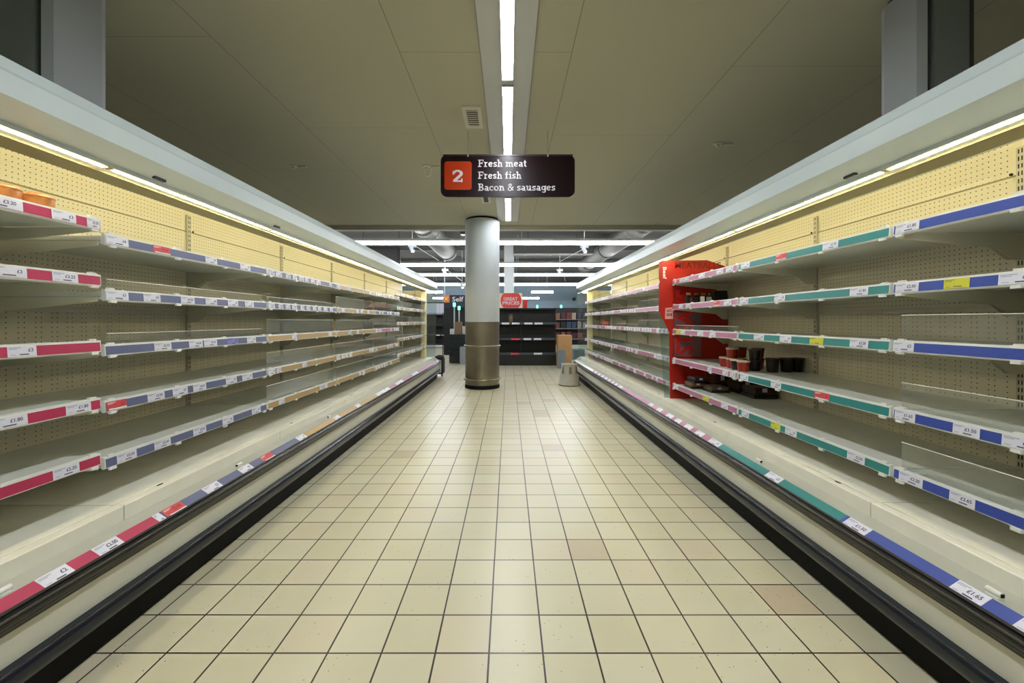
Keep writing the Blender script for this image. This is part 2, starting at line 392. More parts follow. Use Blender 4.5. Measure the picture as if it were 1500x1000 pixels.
# ---------------------------------------------------------------- refrigerated cabinets
PITCH = 1.19
X0 = {-1: 1.54, 1: 1.47}
SY = {-1: 1.747, 1: 1.775}
def FX(s, u): return s*(X0[s]+u)
UF = .172                                 # shelf front
def ticket(parent, s, y0, y1, z0, z1, u, price, kind='ticket', tilt=None, near=True):
    """a paper ticket on a strip facing the aisle; tilt = (u0,z0,u1,z1) bottom/top edge of a slanted strip"""
    u0, za, u1, zb = tilt if tilt else (u, z0, u, z1)
    def fn(a, b, lift=.0):               # a along the strip in reading direction, b upward
        y = y0+(y1-y0)*a if s < 0 else y1-(y1-y0)*a
        uu = u0+(u1-u0)*b; z = za+(zb-za)*b
        return (FX(s, uu-lift), y, z+(lift if tilt else 0))
    mb = MB()
    mb.poly([fn(0, 0, .0012), fn(1, 0, .0012), fn(1, 1, .0012), fn(0, 1, .0012)], 0)
    if near:
        if price:
            vs, fs, asp = text_geo(price, .02)
            hh = .34; L = (y1-y0); ht = math.hypot(FX(s, u1)-FX(s, u0), zb-za); wd = min(.45, hh*ht*asp/L)
            mb.add(vs, fs, lambda p: fn(.88-wd+p[0]*wd, .40+p[1]*hh, .0018), 1)
        for (a, b, c, d, mi) in ((.05, .45, .80, .86, 2), (.05, .32, .68, .73, 2), (.40, .72, .12, .22, 1), (.08, .26, .14, .18, 2)):
            mb.poly([fn(a, c, .0018), fn(b, c, .0018), fn(b, d, .0018), fn(a, d, .0018)], mi)
    if kind == 'ticket': return mb.build('price_ticket', [paper, ink, ink2], parent)
    if kind == 'red':
        mb.poly([fn(.1, 0, .002), fn(1, 0, .002), fn(1, .16, .002), fn(.1, .16, .002)], 2)
        return tag(mb.build('price_ticket', [promo_red, promo_ink, rail_w], parent), 'red offer ticket')
    if kind == 'yellow': return tag(mb.build('price_ticket', [promo_yel, yel_ink, yel_ink], parent), 'yellow notice ticket')
    if kind == 'lilac': return tag(mb.build('price_ticket', [mat('lilac ticket', srgb(120, 124, 196), .4), ink, ink], parent), 'lilac ticket')
def segs_to_y(s, xf, lst):
    """[(kind, px0, px1, price)] -> [(kind, y0, y1, price)]"""
    out = []
    for k, a, b, p in lst:
        ya = FPX*xf/abs(VX-a); yb = FPX*xf/abs(VX-b)
        out.append((k, min(ya, yb), max(ya, yb), p))
    return out
PR = ['£2', '£3', '£4', '£1.80', '£2.50', '£3.25', '£4.75', '£2.20', '£1.65', '£3.50']
clip_mesh = None
def clip_obj(parent, x, y, z, s):
    global clip_mesh
    if clip_mesh is None:
        mb = MB(); mb.box(-.006, .006, -.014, .014, -.007, .004); o = mb.build('clip', rail_w, None, bevel=.002); clip_mesh = o.data
        bpy.data.objects.remove(o)
    o = bpy.data.objects.new('clip', clip_mesh); C.objects.link(o); o.parent = parent
    o.location = Vector((x, y, z))-Vector(parent['_w']); o['_w'] = (x, y, z); return o

def make_shelf(cab, s, y0, y1, zt, color, segs, fence, uf=UF, lilac=None, dividers=0, two=None):
    ya, yb = y0+.008, y1-.008
    d = MB()
    zd = zt-.010
    d.box(FX(s, uf+.014), FX(s, .725), ya, yb, zd-.022, zd)          # deck
    d.box(FX(s, uf+.014), FX(s, uf+.026), ya, yb, zd-.034, zd-.0225)  # folded front
    sh = d.build('shelf', shelf_m, cab, bevel=.003, origin=(FX(s, uf), (y0+y1)/2, zt))
    r = MB()
    r.prismY([(FX(s, uf), zt), (FX(s, uf+.013), zt+.002), (FX(s, uf+.013), zt-.046), (FX(s, uf+.006), zt-.050), (FX(s, uf-.003), zt-.046)], ya, yb)
    r.build('price_rail', rail_w, sh)
    def pt(b): return (FX(s, uf-.0006-.003*(1-b)), zt-.043+.036*b)
    st = MB()
    c2, ysplit = two if two else (None, None)
    ranges = [(ya+.004, yb-.004, 0)] if not two else [(ya+.004, ysplit, 0), (ysplit, yb-.004, 1)]
    for a, b, mi in ranges:
        (xa, za), (xb, zb) = pt(0), pt(1)
        st.prismY([(xa, za), (xb, zb), (xb-s*.0006, zb), (xa-s*.0006, za)], a, b, mi)
    st.build('colour_strip', [STR[color]] + ([STR[c2]] if two else []), sh)
    for k, a, b, p in segs:
        a = max(a, ya+.002); b = min(b, yb-.002)
        if b-a < .01: continue
        ticket(sh, s, a, b, 0, 0, 0, p, k, tilt=(uf-.0042, zt-.0435, uf-.0012, zt-.0065), near=(a < 4.5))
    for q in (.04, .395, .75, 1.15):
        clip_obj(sh, FX(s, uf-.004), y0+q, zt-.050, s)
        clip_obj(sh, FX(s, uf+.006), y0+q, zt+.004, s)
    for ye in (ya+.002, yb-.005):                                     # side brackets
        b = MB(); P = [(uf+.03, -.033), (uf+.03, -.052), (.46, -.080), (.60, -.092), (.67, -.145), (.728, -.145), (.728, -.033)]
        b.prismY([(FX(s, u), zt+z) for u, z in P], ye, ye+.003); b.build('bracket', cream, sh)
    if fence:
        fy0, fy1 = y0+.05, y1-.012
        f = MB(); xa, xb = FX(s, uf+.030), FX(s, uf+.033)
        f.box(xa, xb, fy0, fy1, zd+.001, zd+fence, 0)
        f.box(xa, xb, fy0, fy1, zd+fence+.0002, zd+fence+.003, 1)
        f.build('clear_riser', [acrylic, acr_edge], sh)
        for q in (.09, .42, .76, 1.1):
            f = MB(); f.prismY([(FX(s, uf+.004), zt+.003), (FX(s, uf+.06), zt-.004), (FX(s, uf+.06), zt-.010), (FX(s, uf+.004), zt-.001)], y0+q, y0+q+.016)
            f.build('riser_foot', rail_w, sh)
    if dividers:
        for i in range(dividers):
            y = y0+.08+(y1-y0-.16)*i/(dividers-1); f = MB()
            f.box(FX(s, uf+.04), FX(s, uf+.30), y, y+.002, zd+.001, zd+.055, 0)
            f.build('clear_divider', acrylic, sh)
    return sh

def cabinet(s, ystart, nb, label, bays, ends=()):
    """bays: list of dict(z=[5], color, segs=[5 lists], fence=[5])"""
    y1 = ystart+nb*PITCH
    t = empty('refrigerated_cabinet', (FX(s, .4), ystart, 0), label, 'fridge cabinet', None)
    ya, yb = ystart+.002, y1-.002
    X = lambda u: FX(s, u)
    MB().box(X(0), X(.80), ya, yb, .0, .128).build('kick_plate', black_k, t)
    k = MB()
    for y in [ystart+PITCH*i for i in range(1, nb)]: k.box(X(-.002), X(.004), y-.004, y+.004, .01, .125)
    MB().prismY([(X(-.046), .205), (X(-.046), .322), (X(.03), .322), (X(.03), .132), (X(-.02), .132), (X(-.02), .205)], ya, yb).build('lower_front_panel', panel_m, t)
    def bump(z0, z1, uo, ui):
        P = [(ui, z0), (uo+.018, z0), (uo+.005, z0+.012), (uo, z0+.03), (uo+.002, z1-.018), (uo+.012, z1-.004), (ui, z1)]
        return MB().prismY([(X(u), z) for u, z in P], ya, yb)
    bump(.133, .206, -.082, -.022).build('lower_bumper', navy_p, t, smooth=True)
    bump(.318, .374, -.078, -.047).build('upper_bumper', black_p, t, smooth=True)
    MB().tube((X(-.082), ya, .362), (X(-.082), yb, .362), .004, 8).build('bumper_bead', chrome, t, smooth=True)
    MB().prismY([(X(-.066), .3745), (X(-.052), .3765), (X(-.045), .3735), (X(-.045), .30), (X(-.047), .30), (X(-.047), .3735)], ya, yb).build('metal_lip', chrome, t)
    MB().prismY([(X(-.050), .371), (X(-.0125), .3965), (X(-.0105), .3945), (X(-.044), .3685)], ya, yb).build('front_price_rail', rail_w, t)
    MB().prismY([(X(-.010), .394), (X(.08), .394), (X(.08), .36), (X(-.044), .36), (X(-.044), .366)], ya, yb).build('return_air_ledge', ledge_m, t)
    # riser, two plates per bay length with a joint
    n = int(round((y1-ystart)/1.19*1.0)); L = (y1-ystart)/n
    for i in range(n):
        a = ystart+i*L-.0; MB().prismY([(X(.0805), .361), (X(.0805), .455), (X(.083), .457), (X(.1245), .457), (X(.1245), .361)], a+.003, a+L-.002).build('front_riser', deck_m, t, bevel=.002)
    for i in range(nb):
        a = ystart+i*PITCH
        d = MB(); d.box(X(.1305), X(.735), a+.003, a+PITCH-.003, .435, .457); d.build('base_deck', deck_m, t, bevel=.002)
        d = MB(); yc = a+.22
        d.prismZ([(X(.115)+.007*math.cos(q*PI/4), yc+.02*math.sin(q*PI/4)) for q in range(8)], .4572, .4578); d.build('drain_slot', black_k, t)
    # front strip colours and tickets are added by front_strip()
    # back
    MB().box(X(.742), X(.84), ya, yb, .129, 1.984).build('back_casing', cream, t)
    MB().box(X(.738), X(.7415), ya, yb, .458, 1.275).build('back_panel', perf_pair, t, origin=(X(.74), SY[s]-PITCH*4, 0))
    MB().box(X(.734), X(.7415), ya, yb, 1.302, 1.86).build('back_panel', perf_full, t, origin=(X(.74), SY[s]-PITCH*4, 0))
    MB().box(X(.738), X(.7415), ya, yb, 1.868, 2.012).build('back_panel', perf_full, t, origin=(X(.74), SY[s]-PITCH*4, 0))
    MB().box(X(.726), X(.7415), ya, yb, 1.276, 1.300).build('panel_ridge', cream, t)
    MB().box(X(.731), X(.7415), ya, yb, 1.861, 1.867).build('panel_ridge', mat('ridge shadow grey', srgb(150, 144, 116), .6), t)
    for i in range(nb+1):
        y = ystart+i*PITCH
        if y-.016 < ya-.1 or (i == nb and 'end' in ends): continue
        if i == nb: continue
        u_ = MB(); yy = max(y, ya+.016)
        u_.box(X(.722), X(.7375), yy-.0155+.0, yy+.0155, .458, 1.275); u_.box(X(.722), X(.7335), yy-.0155, yy+.0155, 1.302, 1.98)
        u_.build('slotted_upright', slots, t, origin=(X(.73), yy, 0))
        for zz in (1.72, 1.87):
            MB().tube((X(.7219), yy+.03, zz), (X(.716), yy+.03, zz), .006, 10).build('screw', black_k, t, smooth=True)
    # canopy
    P = [(-.012, 1.921), (-.012, 1.995), (.007, 2.043), (.84, 2.052), (.84, 1.986), (.745, 1.986), (.745, 2.014), (.131, 2.014), (.131, 1.877), (.127, 1.877), (.125, 1.894)]
    MB().prismY([(X(u), z) for u, z in P], ya, yb).build('canopy', white_metal, t)
    MB().prismY([(X(u), z) for u, z in [(-.013, 1.998), (-.0125, 1.992), (-.011, 1.992), (-.011, 1.998)]], ya, yb).build('canopy_seam', mat('seam grey', srgb(176, 188, 190), .5), t)
    MB().box(X(.1335), X(.182), ya, yb, 1.909, 1.920).build('lamp_channel', mat('cream lamp channel', srgb(225, 215, 170), .4), t)
    for i in range(nb):
        a = ystart+i*PITCH
        MB().prismY([(X(.1505+.0165*math.cos(q)), 1.892+.0165*math.sin(q)) for q in [PI*2*k/16+PI/16 for k in range(16)]], a+.0135, a+PITCH-.0145).build('lamp_diffuser', warm_front, t, smooth=True)
        MB().box(X(.1465), X(.1545), a+.02, a+PITCH-.02, 1.8738, 1.8752).build('lamp_line', warm_core, t)
        for y in (a+.003, a+PITCH-.014):
            MB().box(X(.135), X(.167), y, y+.010, 1.874, 1.9005).build('lamp_holder', mat('lamp holder', srgb(190, 170, 120), .5), t, bevel=.003)
        MB().tube((X(.272), a+.03, 1.889), (X(.272), a+PITCH-.03, 1.889), .011, 12).build('added_fill_lamp', warm_fill, t, smooth=True)  # added lamp, hidden above the tray, to light the upper back panel
    MB().box(X(.184), X(.303), ya, yb, 1.864, 1.872).build('lamp_tray', olive, t)
    for i, B in enumerate(bays):
        a = ystart+i*PITCH
        for j in range(5):
            make_shelf(t, s, a, a+PITCH, B['z'][j], B['color'][j] if isinstance(B['color'], list) else B['color'], B['segs'][j], B['fence'][j],
                       uf=B.get('uf', UF), dividers=B.get('div', [0]*5)[j], two=B.get('two', [None]*5)[j])
    if 'end' in ends:
        ye = yb-.0
        MB().box(X(.217), X(.319), ye-.10, ye-.004, .46, 1.863).build('end_post', post_m, t)
        MB().box(X(.32), X(.72), ye-.03, ye-.004, .46, 1.88).build('end_wall', mat('mirrored end wall', srgb(215, 215, 205), .06, 1.0), t)
        f = MB(); f.prismY([(X(.216), .47), (X(.216), 1.86), (X(.125), 1.86), (X(.0), 1.915), (X(.0), 1.75), (X(.03), .47)], ye-.012, ye-.006)
        f.build('end_glass', glass_end, t)
        P = [(-.09, .128), (-.09, .385), (-.01, .41), (.08, .47), (.2, .47), (.2, .128)]
        MB().prismY([(X(u), z) for u, z in P], ye+.0005, ye+.03).build('end_cap', white_metal, t, bevel=.004)
        MB().box(X(0.02), X(.84), ye+.0005, ye+.03, 0, .127).build('end_kick', black_k, t)
        MB().box(X(.20), X(.84), ye+.0005, ye+.03, .128, 2.05).build('end_panel', white_metal, t, bevel=.004) if False else None
    return t
warm_front = mat('warm diffuser', (1.0, .84, .44, 1), .4, emit=E_TUBE)
warm_core = mat('warm lamp line', (1.0, .90, .68, 1), .4, emit=E_CORE)
warm_fill = mat('added warm fill lamp', (1.0, .81, .44, 1), .4, emit=E_FILL)

def front_strip(t, s, lst, y_from, y_to, near=True):
    """lst: list of (colour or ticket kind, y0, y1, price) along the lower front rail"""
    for k, a, b, p in lst:
        a = max(a, y_from+.003); b = min(b, y_to-.003)
        if b-a < .008: continue
        tl = (-.0502, .3725, -.0122, .3972)
        if k in STR:
            u0, z0, u1, z1 = tl; l = .0005
            MB().poly([(FX(s, u0-l), a, z0+l), (FX(s, u0-l), b, z0+l), (FX(s, u1-l), b, z1+l), (FX(s, u1-l), a, z1+l)]).build('colour_strip', STR[k], t)
        else: ticket(t, s, a, b, 0, 0, 0, p, k, tilt=tl, near=near)

def rnd_segs(a, b, dens, seed, lo=.06, hi=.085):
    r = random.Random(seed); out = []; y = a+.01
    while y < b-.08:
        if r.random() < dens:
            w_ = r.uniform(lo, hi); out.append(('ticket', y, y+w_, r.choice(PR))); y += w_+r.uniform(.012, .06)
        else: y += r.uniform(.08, .22)
    return out
TK, RD, YL, LC = 'ticket', 'red', 'yellow', 'lilac'
XL = 1.54+UF; XR = 1.47+UF
L1 = [[(TK, -60, 32, '£3.20'), (TK, 74, 110, '£3'), (TK, 126, 145, '£2.50')], [(TK, -25, 38, '£3'), (TK, 75, 113, '£3.25')],
      [(TK, 9, 52, '£3')], [(TK, -25, 39, '£1.80'), (TK, 95, 132, '£1.80')], [(TK, 76, 115, '£2.20')]]
L2 = [[(TK, 154, 187, '£4'), (RD, 223, 248, '£3.50'), (TK, 300, 317, '£4'), (TK, 351, 366, '£3'), ],
      [(TK, 154, 187, '£3'), (TK, 209, 234, '£4'), (TK, 264, 284, '£4.20'), (TK, 300, 317, '£4'), (TK, 333, 348, '£4'), (TK, 358, 371, '£3')],
      [(TK, 225, 250, '£4.75'), (TK, 276, 296, '£4.50'), (TK, 298, 317, '£4.50'), (LC, 332, 348, '£4'), (TK, 361, 374, '£4')],
      [(RD, 155, 184, '£2'), (TK, 215, 240, '£3.50'), (TK, 252, 274, '£5'), (TK, 282, 301, '£4.50'), (TK, 330, 346, '£3'), (TK, 354, 369, '£3')],
      [(TK, 170, 199, '£5.50'), (TK, 225, 249, '£5.50'), (TK, 282, 301, '£3.50'), (TK, 325, 341, '£4'), (TK, 368, 381, '£4')]]
R_A = [[(TK, 1313, 1348, '£1.80')], [(TK, 1313, 1347, '£2.50'), (YL, 1384, 1422, ''), (TK, 1464, 1530, '£1.75')], [(TK, 1306, 1340, '£3')],
      [(TK, 1312, 1342, '£1.65'), (TK, 1397, 1437, '£1.50'), (TK, 1469, 1530, '£1.50')], [(TK, 1318, 1353, '£2.20'), (TK, 1392, 1430, '£2.65')]]
R_B = [[(TK, 1086, 1099, '£4'), (RD, 1137, 1153, '£3'), (TK, 1206, 1229, '£1.75')], [(TK, 1084, 1097, '£3'), (TK, 1135, 1151, '£4'), (TK, 1246, 1273, '£1.85')],
      [(TK, 1105, 1120, '£3'), (TK, 1143, 1160, '£3'), (YL, 1187, 1207, ''), (TK, 1246, 1273, '£2.20')],
      [(TK, 1085, 1097, '£3'), (TK, 1130, 1145, '£2.20'), (RD, 1194, 1216, '£3')], [(TK, 1087, 1098, '£2'), (YL, 1130, 1144, ''), (TK, 1151, 1168, '£2'), (TK, 1242, 1268, '£2.50')]]
R_C = [[(TK, 988, 991, ''), (TK, 996, 1002, '£3'), (TK, 1002.5, 1010, '£3'), (TK, 1024, 1033, '£4'), (TK, 1050, 1060, '£4'), (TK, 1064, 1075, '£3')],
      [(TK, 995, 1001, '£3'), (TK, 1005, 1012, '£3'), (RD, 1046, 1055, ''), (TK, 1061, 1072, '£4')], [(YL, 991, 998, ''), (TK, 998, 1004, '£2'), (TK, 1022, 1031, '£2'), (TK, 1040, 1049, '£3')],
      [(TK, 984, 990, '£2'), (TK, 1037, 1043, '£2'), (TK, 1059, 1067, '£3'), (TK, 1070, 1078, '£2')], [(TK, 987, 994, '£2'), (YL, 1030, 1039, ''), (TK, 1057, 1067, '£3')]]
LY = [SY[-1]+PITCH*i for i in range(7)]; RY = [SY[1]+PITCH*i for i in range(7)]
Z1 = [1.659, 1.426, 1.151, .911, .678]; Z2 = [1.606, 1.368, 1.132, .892, .652]; Z3 = [1.685, 1.462, 1.215, .955, .705]
ZR = [1.642, 1.395, 1.151, .865, .612]
EMP = [[]]*5
pxl = lambda L: [segs_to_y(-1, XL, q) for q in L]
pxr = lambda L: [segs_to_y(1, XR, q) for q in L]
def rb(y, dens, seed): return [rnd_segs(y, y+PITCH, d, seed+i) for i, d in enumerate(dens)]
bl0 = dict(z=Z1, color='crimson', segs=EMP, fence=[0]*5)
bl1 = dict(z=Z1, color='crimson', segs=pxl(L1), fence=[0]*5)
bl2 = dict(z=Z2, color='slate', segs=pxl(L2), fence=[0, .055, .055, 0, 0])
bl3 = dict(z=Z2, color=['slate', 'slate', 'tan', 'tan', 'tan'], segs=rb(LY[1], [.95, .85, .25, .3, .3], 5), fence=[0, .05, .12, .12, .12])
bl4 = dict(z=Z2, color='tan', segs=rb(LY[2], [.4, .5, .4, .4, .4], 25), fence=[0, .12, .12, .12, .12])
bl5 = dict(z=Z2, color=['tan', 'slate', 'mauve', 'tan', 'tan'], segs=rb(LY[3], [.6]*5, 45), fence=[0, .12, .12, .12, .12])
bl6 = dict(z=Z3, color='tan', segs=rb(LY[4], [.7]*5, 65), fence=[0, .10, .10, .05, .05], uf=.218)
bl7 = dict(z=Z3, color='tan', segs=rb(LY[5], [.7]*5, 85), fence=[0, .10, .10, .05, .05], uf=.218)
cL = [cabinet(-1, LY[0]-2*PITCH, 4, 'nearest white open fridge cabinet on the left, with crimson and slate strips', [bl0, bl1, bl2, bl3]),
      cabinet(-1, LY[2], 2, 'middle white open fridge cabinet on the left, with brown shelf strips', [bl4, bl5]),
      cabinet(-1, LY[4], 2, 'furthest white open fridge cabinet on the left, its shelves set back', [bl6, bl7], ends=('end',))]
br0 = dict(z=ZR, color='blue', segs=EMP, fence=[0]*5)
br1 = dict(z=ZR, color='blue', segs=pxr(R_A), fence=[0, 0, .115, .115, .115])
br2 = dict(z=ZR, color='teal', segs=pxr(R_B), fence=[0]*5)
br3 = dict(z=ZR, color='mauve', segs=pxr(R_C), fence=[0, 0, .05, 0, 0])
br4 = dict(z=ZR, color='mauve', segs=rb(RY[2], [.15, .1, .5, .5, .5], 105), fence=[0, .10, .10, .10, .10])
br5 = dict(z=ZR, color='mauve', segs=rb(RY[3], [.7]*5, 125), fence=[0, .05, .05, .05, .05])
br6 = dict(z=ZR, color='mauve', segs=rb(RY[4], [.7]*5, 145), fence=[0, .05, 0, 0, .05], div=[0, 9, 0, 12, 0])
br7 = dict(z=ZR, color='mauve', segs=rb(RY[5], [.9]*5, 165), fence=[0, .05, 0, 0, .05], div=[0, 7, 0, 9, 0])
cR = [cabinet(1, RY[0]-2*PITCH, 4, 'nearest white open fridge cabinet on the right, with blue and teal strips', [br0, br1, br2, br3]),
      cabinet(1, RY[2], 2, 'middle white open fridge cabinet on the right, beyond the red partition board', [br4, br5]),
      cabinet(1, RY[4], 2, 'furthest white open fridge cabinet on the right, holding clear dividers', [br6, br7], ends=('end',))]
# lower front strips
def fpx(s, xf, lst): return segs_to_y(s, xf, lst)
XFL, XFR = 1.54-.031, 1.47-.031
Lf = fpx(-1, XFL, [('crimson', -900, 58, ''), (TK, 58, 103, '£2'), ('crimson', 103, 140, ''), (TK, 140, 176, '£2.00'), ('crimson', 176, 228, ''), (TK, 228, 238, ''), ('slate', 238, 241, ''),
     (RD, 241, 268, '£2.50'), ('slate', 268, 300, ''), (TK, 300, 322, '£3'), ('slate', 322, 352, ''), (TK, 352, 368, '£5'), ('slate', 368, 384, ''), (RD, 384, 399, ''), ('slate', 399, 436, ''),
     (TK, 436, 447, '£4'), ('tan', 447, 490, ''), (TK, 490, 497, ''), ('tan', 497, 522, ''), (TK, 522, 527, ''), ('tan', 527, 552, ''), (TK, 552, 562, ''), (TK, 563, 570, ''), ('mauve', 570, 580, ''), (TK, 580, 590, ''), ('mauve', 590, 604, ''), (TK, 604, 612, ''), ('mauve', 612, 640, '')])
Rf = fpx(1, XFR, [(TK, 1492, 1560, '£1.50'), ('blue', 1445, 1492, ''), (TK, 1398, 1445, '£1.65'), ('blue', 1272, 1398, ''), (TK, 1240, 1272, '£1.50'), ('blue', 1235, 1240, ''), ('teal', 1144, 1235, ''), (TK, 1124, 1144, '£2'), ('teal', 1055, 1124, ''), (TK, 1040, 1054, '£3'),
     ('mauve', 1030, 1040, ''), (TK, 1020, 1030, ''), ('mauve', 1013, 1020, ''), (TK, 1004, 1013, ''), ('mauve', 997, 1004, ''), (TK, 990, 997, ''), ('mauve', 985, 990, ''), (TK, 977, 985, ''), ('mauve', 969, 977, ''), (TK, 963, 969, ''),
     ('mauve', 956, 963, ''), (TK, 951, 956, ''), ('mauve', 911, 951, '')] + [x for i in range(8) for x in ((TK, 906-i*5, 909-i*5, ''), ('mauve', 904-i*5, 906-i*5, ''))])
def clipped(lst, a, b): return [q for q in lst if q[2] > a and q[1] < b]
for cabs, Y, s, lst in ((cL, LY, -1, Lf), (cR, RY, 1, Rf)):
    for t, a, b in ((cabs[0], Y[0]-2*PITCH, Y[2]), (cabs[1], Y[2], Y[4]), (cabs[2], Y[4], Y[6])):
        front_strip(t, s, clipped(lst, a, b), a, b)
    # loose white clips left on the ledge
for s, px, py, lab in ((-1, 4, 872, 'small white strip clip left on the left ledge, nearest the viewer'), (-1, 350, 684, 'small white strip clip left on the left ledge by a white ticket'),
                   (-1, 482, 607, 'small white strip clip on the left ledge beside the yellow strip'), (1, 1457, 872, 'white plastic clip tube lying on the right ledge'), (1, 1112, 678, 'small white clip upright on the right ledge beside the teal strip')):
    Xc = s*(X0[s]+.01); Y = FPX*abs(Xc)/abs(px-VX)
    t = empty('strip_clip', (Xc, Y, .3945), lab, 'clip', 'loose clips on the ledges')
    MB().tube((Xc, Y-.02, .4085), (Xc, Y+.02, .4085), .0085, 10).build('clip_barrel', rail_w, t, smooth=True)
    MB().box(Xc-.009, Xc+.009, Y-.018, Y+.018, .3945, .4005).build('clip_foot', rail_w, t)
    MB().box(Xc-.006, Xc+.006, Y-.0212, Y-.0202, .403, .414).build('clip_socket', black_k, t)
# small marks on the canopy soffits are recorded maker's plates
for s, px in ((-1, 231), (1, 1248), (-1, 404)):
    u = .05; Y = FPX*(X0[s]+u+.05)/abs(px-VX)
    m = MB().box(FX(s, .085), FX(s, .10), Y-.03, Y+.03, 1.890, 1.903); o_ = m.build('rating_plate', mat('plate', srgb(60, 66, 84), .5), cL[0] if s < 0 else cR[0])

# ---------------------------------------------------------------- partition board with lettering
Yb = RY[2]-.003; q = Yb/FPX
def bp_(px, py): return ((px-VX)*q, H-(py-VY)*q)
red_b = mat('red board', srgb(176, 30, 16), .4)
board = empty('partition_board', (1.9, Yb, .39), 'red printed partition board standing across the right cabinet shelves', 'partition board')
P = [(965, 387), (966.5, 383.5), (970, 382), (1036, 381), (1060, 389), (1066, 392), (1066, 586), (981.5, 586), (980, 486), (965, 456), (965, 416), (966.5, 413), (965, 408)]
MB().prismY([bp_(*p) for p in P], Yb-.0012, Yb+.0012).build('board_sheet', red_b, board)
MB().prismY([bp_(*p) for p in [(988, 458), (1027, 458), (1027, 522), (988, 522)]], Yb-.0018, Yb-.0013).build('printed_patch', mat('mauve print', srgb(128, 92, 100), .5), board)
def flat_text(parent, name, s, x0, x1, y0, y1, Y, m, bold=.01, rot=0):
    vs, fs, asp = text_geo(s, bold)
    def fn(p):
        a, b = p
        if rot == 0: px, py = x0+(x1-x0)*a, y1-(y1-y0)*b
        elif rot == -90: px, py = x0+(x1-x0)*b, y0+(y1-y0)*a      # reads downward
        else: px, py = x1-(x1-x0)*b, y1-(y1-y0)*a                 # reads upward
        return ((px-VX)*Y/FPX, Y, H-(py-VY)*Y/FPX)
    return MB().add(vs, fs, fn).build(name, m, parent)
flat_text(board, 'lettering', 'Beef', 971, 976.5, 391, 408.5, Yb-.002, mat('warm white print', srgb(250, 240, 225), .5), .02, rot=-90)
flat_text(board, 'lettering', 'MEATBALLS', 989, 1056, 384, 393, Yb-.002, mat('brown print', srgb(110, 26, 14), .5), .01)
flat_text(board, 'lettering', 'STEAKS', 990, 1016, 424, 519, Yb-.002, mat('bright red print', srgb(220, 24, 16), .5), .03, rot=90)
MB().prismY([bp_(*p) for p in [(974.5, 451), (985.5, 450), (986, 467), (974, 467)]], Yb-.0030, Yb-.0018).build('sticker', mat('pink sticker', srgb(236, 170, 160), .5), board)
flat_text(board, 'sticker_print', 'NOT', 976.5, 984, 453, 457, Yb-.0034, ink, .03)
flat_text(board, 'sticker_print', '304', 976, 984.5, 458.5, 463, Yb-.0034, ink, .03)
div = MB().prismY([(1.56, .465), (1.50, 1.40), (1.50, 1.5), (1.485+.715, 1.5), (1.485+.715, .465)], RY[2]-.0008, RY[2]+.0008).build('side_divider', [glass_end])
tag(div, 'clear side divider sheet standing just behind the red board', 'divider')

# ---------------------------------------------------------------- stock left on the shelves
def pot(x, y, z, r, h, label, group, body, lid):
    t = empty('deli_pot', (x, y, z), label, 'food pot', group)
    MB().lathe(x, y, [(r*.82, z+.0003), (r*.86, z+.004), (r, z+h-.012)], 24).build('tub', body, t, smooth=True)
    MB().lathe(x, y, [(r*1.05, z+h-.0118), (r*1.08, z+h-.006), (r*1.05, z+h)], 24).build('lid', lid, t, smooth=True)
    return t
tomato = mat('tomato red label', srgb(170, 40, 22), .4, noise=.3, nscale=40)
lidm = mat('cream lid', srgb(214, 196, 168), .4)
darkpot = mat('dark sauce', srgb(30, 22, 18), .3, noise=.4, nscale=40)
brownlid = mat('brown lid', srgb(70, 48, 34), .5)
zs4 = ZR[3]-.010
GP = 'pots left on the fourth shelf'
r_ = .043
pl = [(1.765, 3.065, 0, tomato, lidm, 'red deli pot with cream lid at the front of the fourth right shelf'), (1.775, 3.175, 0, darkpot, lidm, 'dark deli pot with cream lid behind the front red pot'),
      (1.80, 3.285, 0, tomato, lidm, 'lower red deli pot with cream lid under a stacked red one'), (1.80, 3.395, 0, tomato, lidm, 'red deli pot with cream lid furthest left of the pile'),
      (1.80, 3.285, 1, tomato, lidm, 'red deli pot with cream lid stacked on another red pot'), (1.90, 3.34, 0, tomato, lidm, 'lower red pot at the back of the pile by the dark tubs'),
      (1.90, 3.34, 1, tomato, brownlid, 'red pot with brown lid stacked at the back of the pile'), (1.878, 3.11, 0, darkpot, brownlid, 'dark pot with brown lid beside the front red pot, at the foot of a stack'),
      (1.878, 3.11, 1, darkpot, brownlid, 'dark tall pot with brown lid on top of the highest stack'), (1.98, 3.24, 0, tomato, brownlid, 'red pot with brown lid deep at the back of the shelf pile'), (1.98, 3.24, 1, tomato, brownlid, 'red pot with brown lid stacked deepest on the shelf pile')]
for x, y, lv, b, l, lab in pl: pot(x, y+.05, zs4+lv*.0815, r_, .081, lab, GP, b, l)
def carton(x0, x1, y0, y1, z, h, label, group, m, name='food_carton', cat='food carton', band=None, bev=.004):
    t = empty(name, ((x0+x1)/2, (y0+y1)/2, z), label, cat, group)
    MB().box(x0, x1, y0, y1, z+.0003, z+h).build('carton', m, t, bevel=bev)
    if band:
        bm_, b0, b1 = band; MB().box(x0+.004, x1-.004, y0-.0012, y0-.0004, z+h*b0, z+h*b1).build('front_label', bm_, t)
    return t
blackbox = mat('black packaging', srgb(16, 13, 12), .35, noise=.3, nscale=30)
for i, (x, y) in enumerate(((1.965, 3.05), (2.075, 3.06), (2.185-.02, 3.075))):
    t = pot(x-.01, y+.02, zs4, .044, .104, ['leftmost of the three dark tubs in a row at the back of the fourth shelf', 'middle of the three dark tubs in a row at the back of the fourth shelf', 'rightmost of the three dark tubs in a row at the back of the fourth shelf'][i], 'dark tubs in a row', darkpot, brownlid)
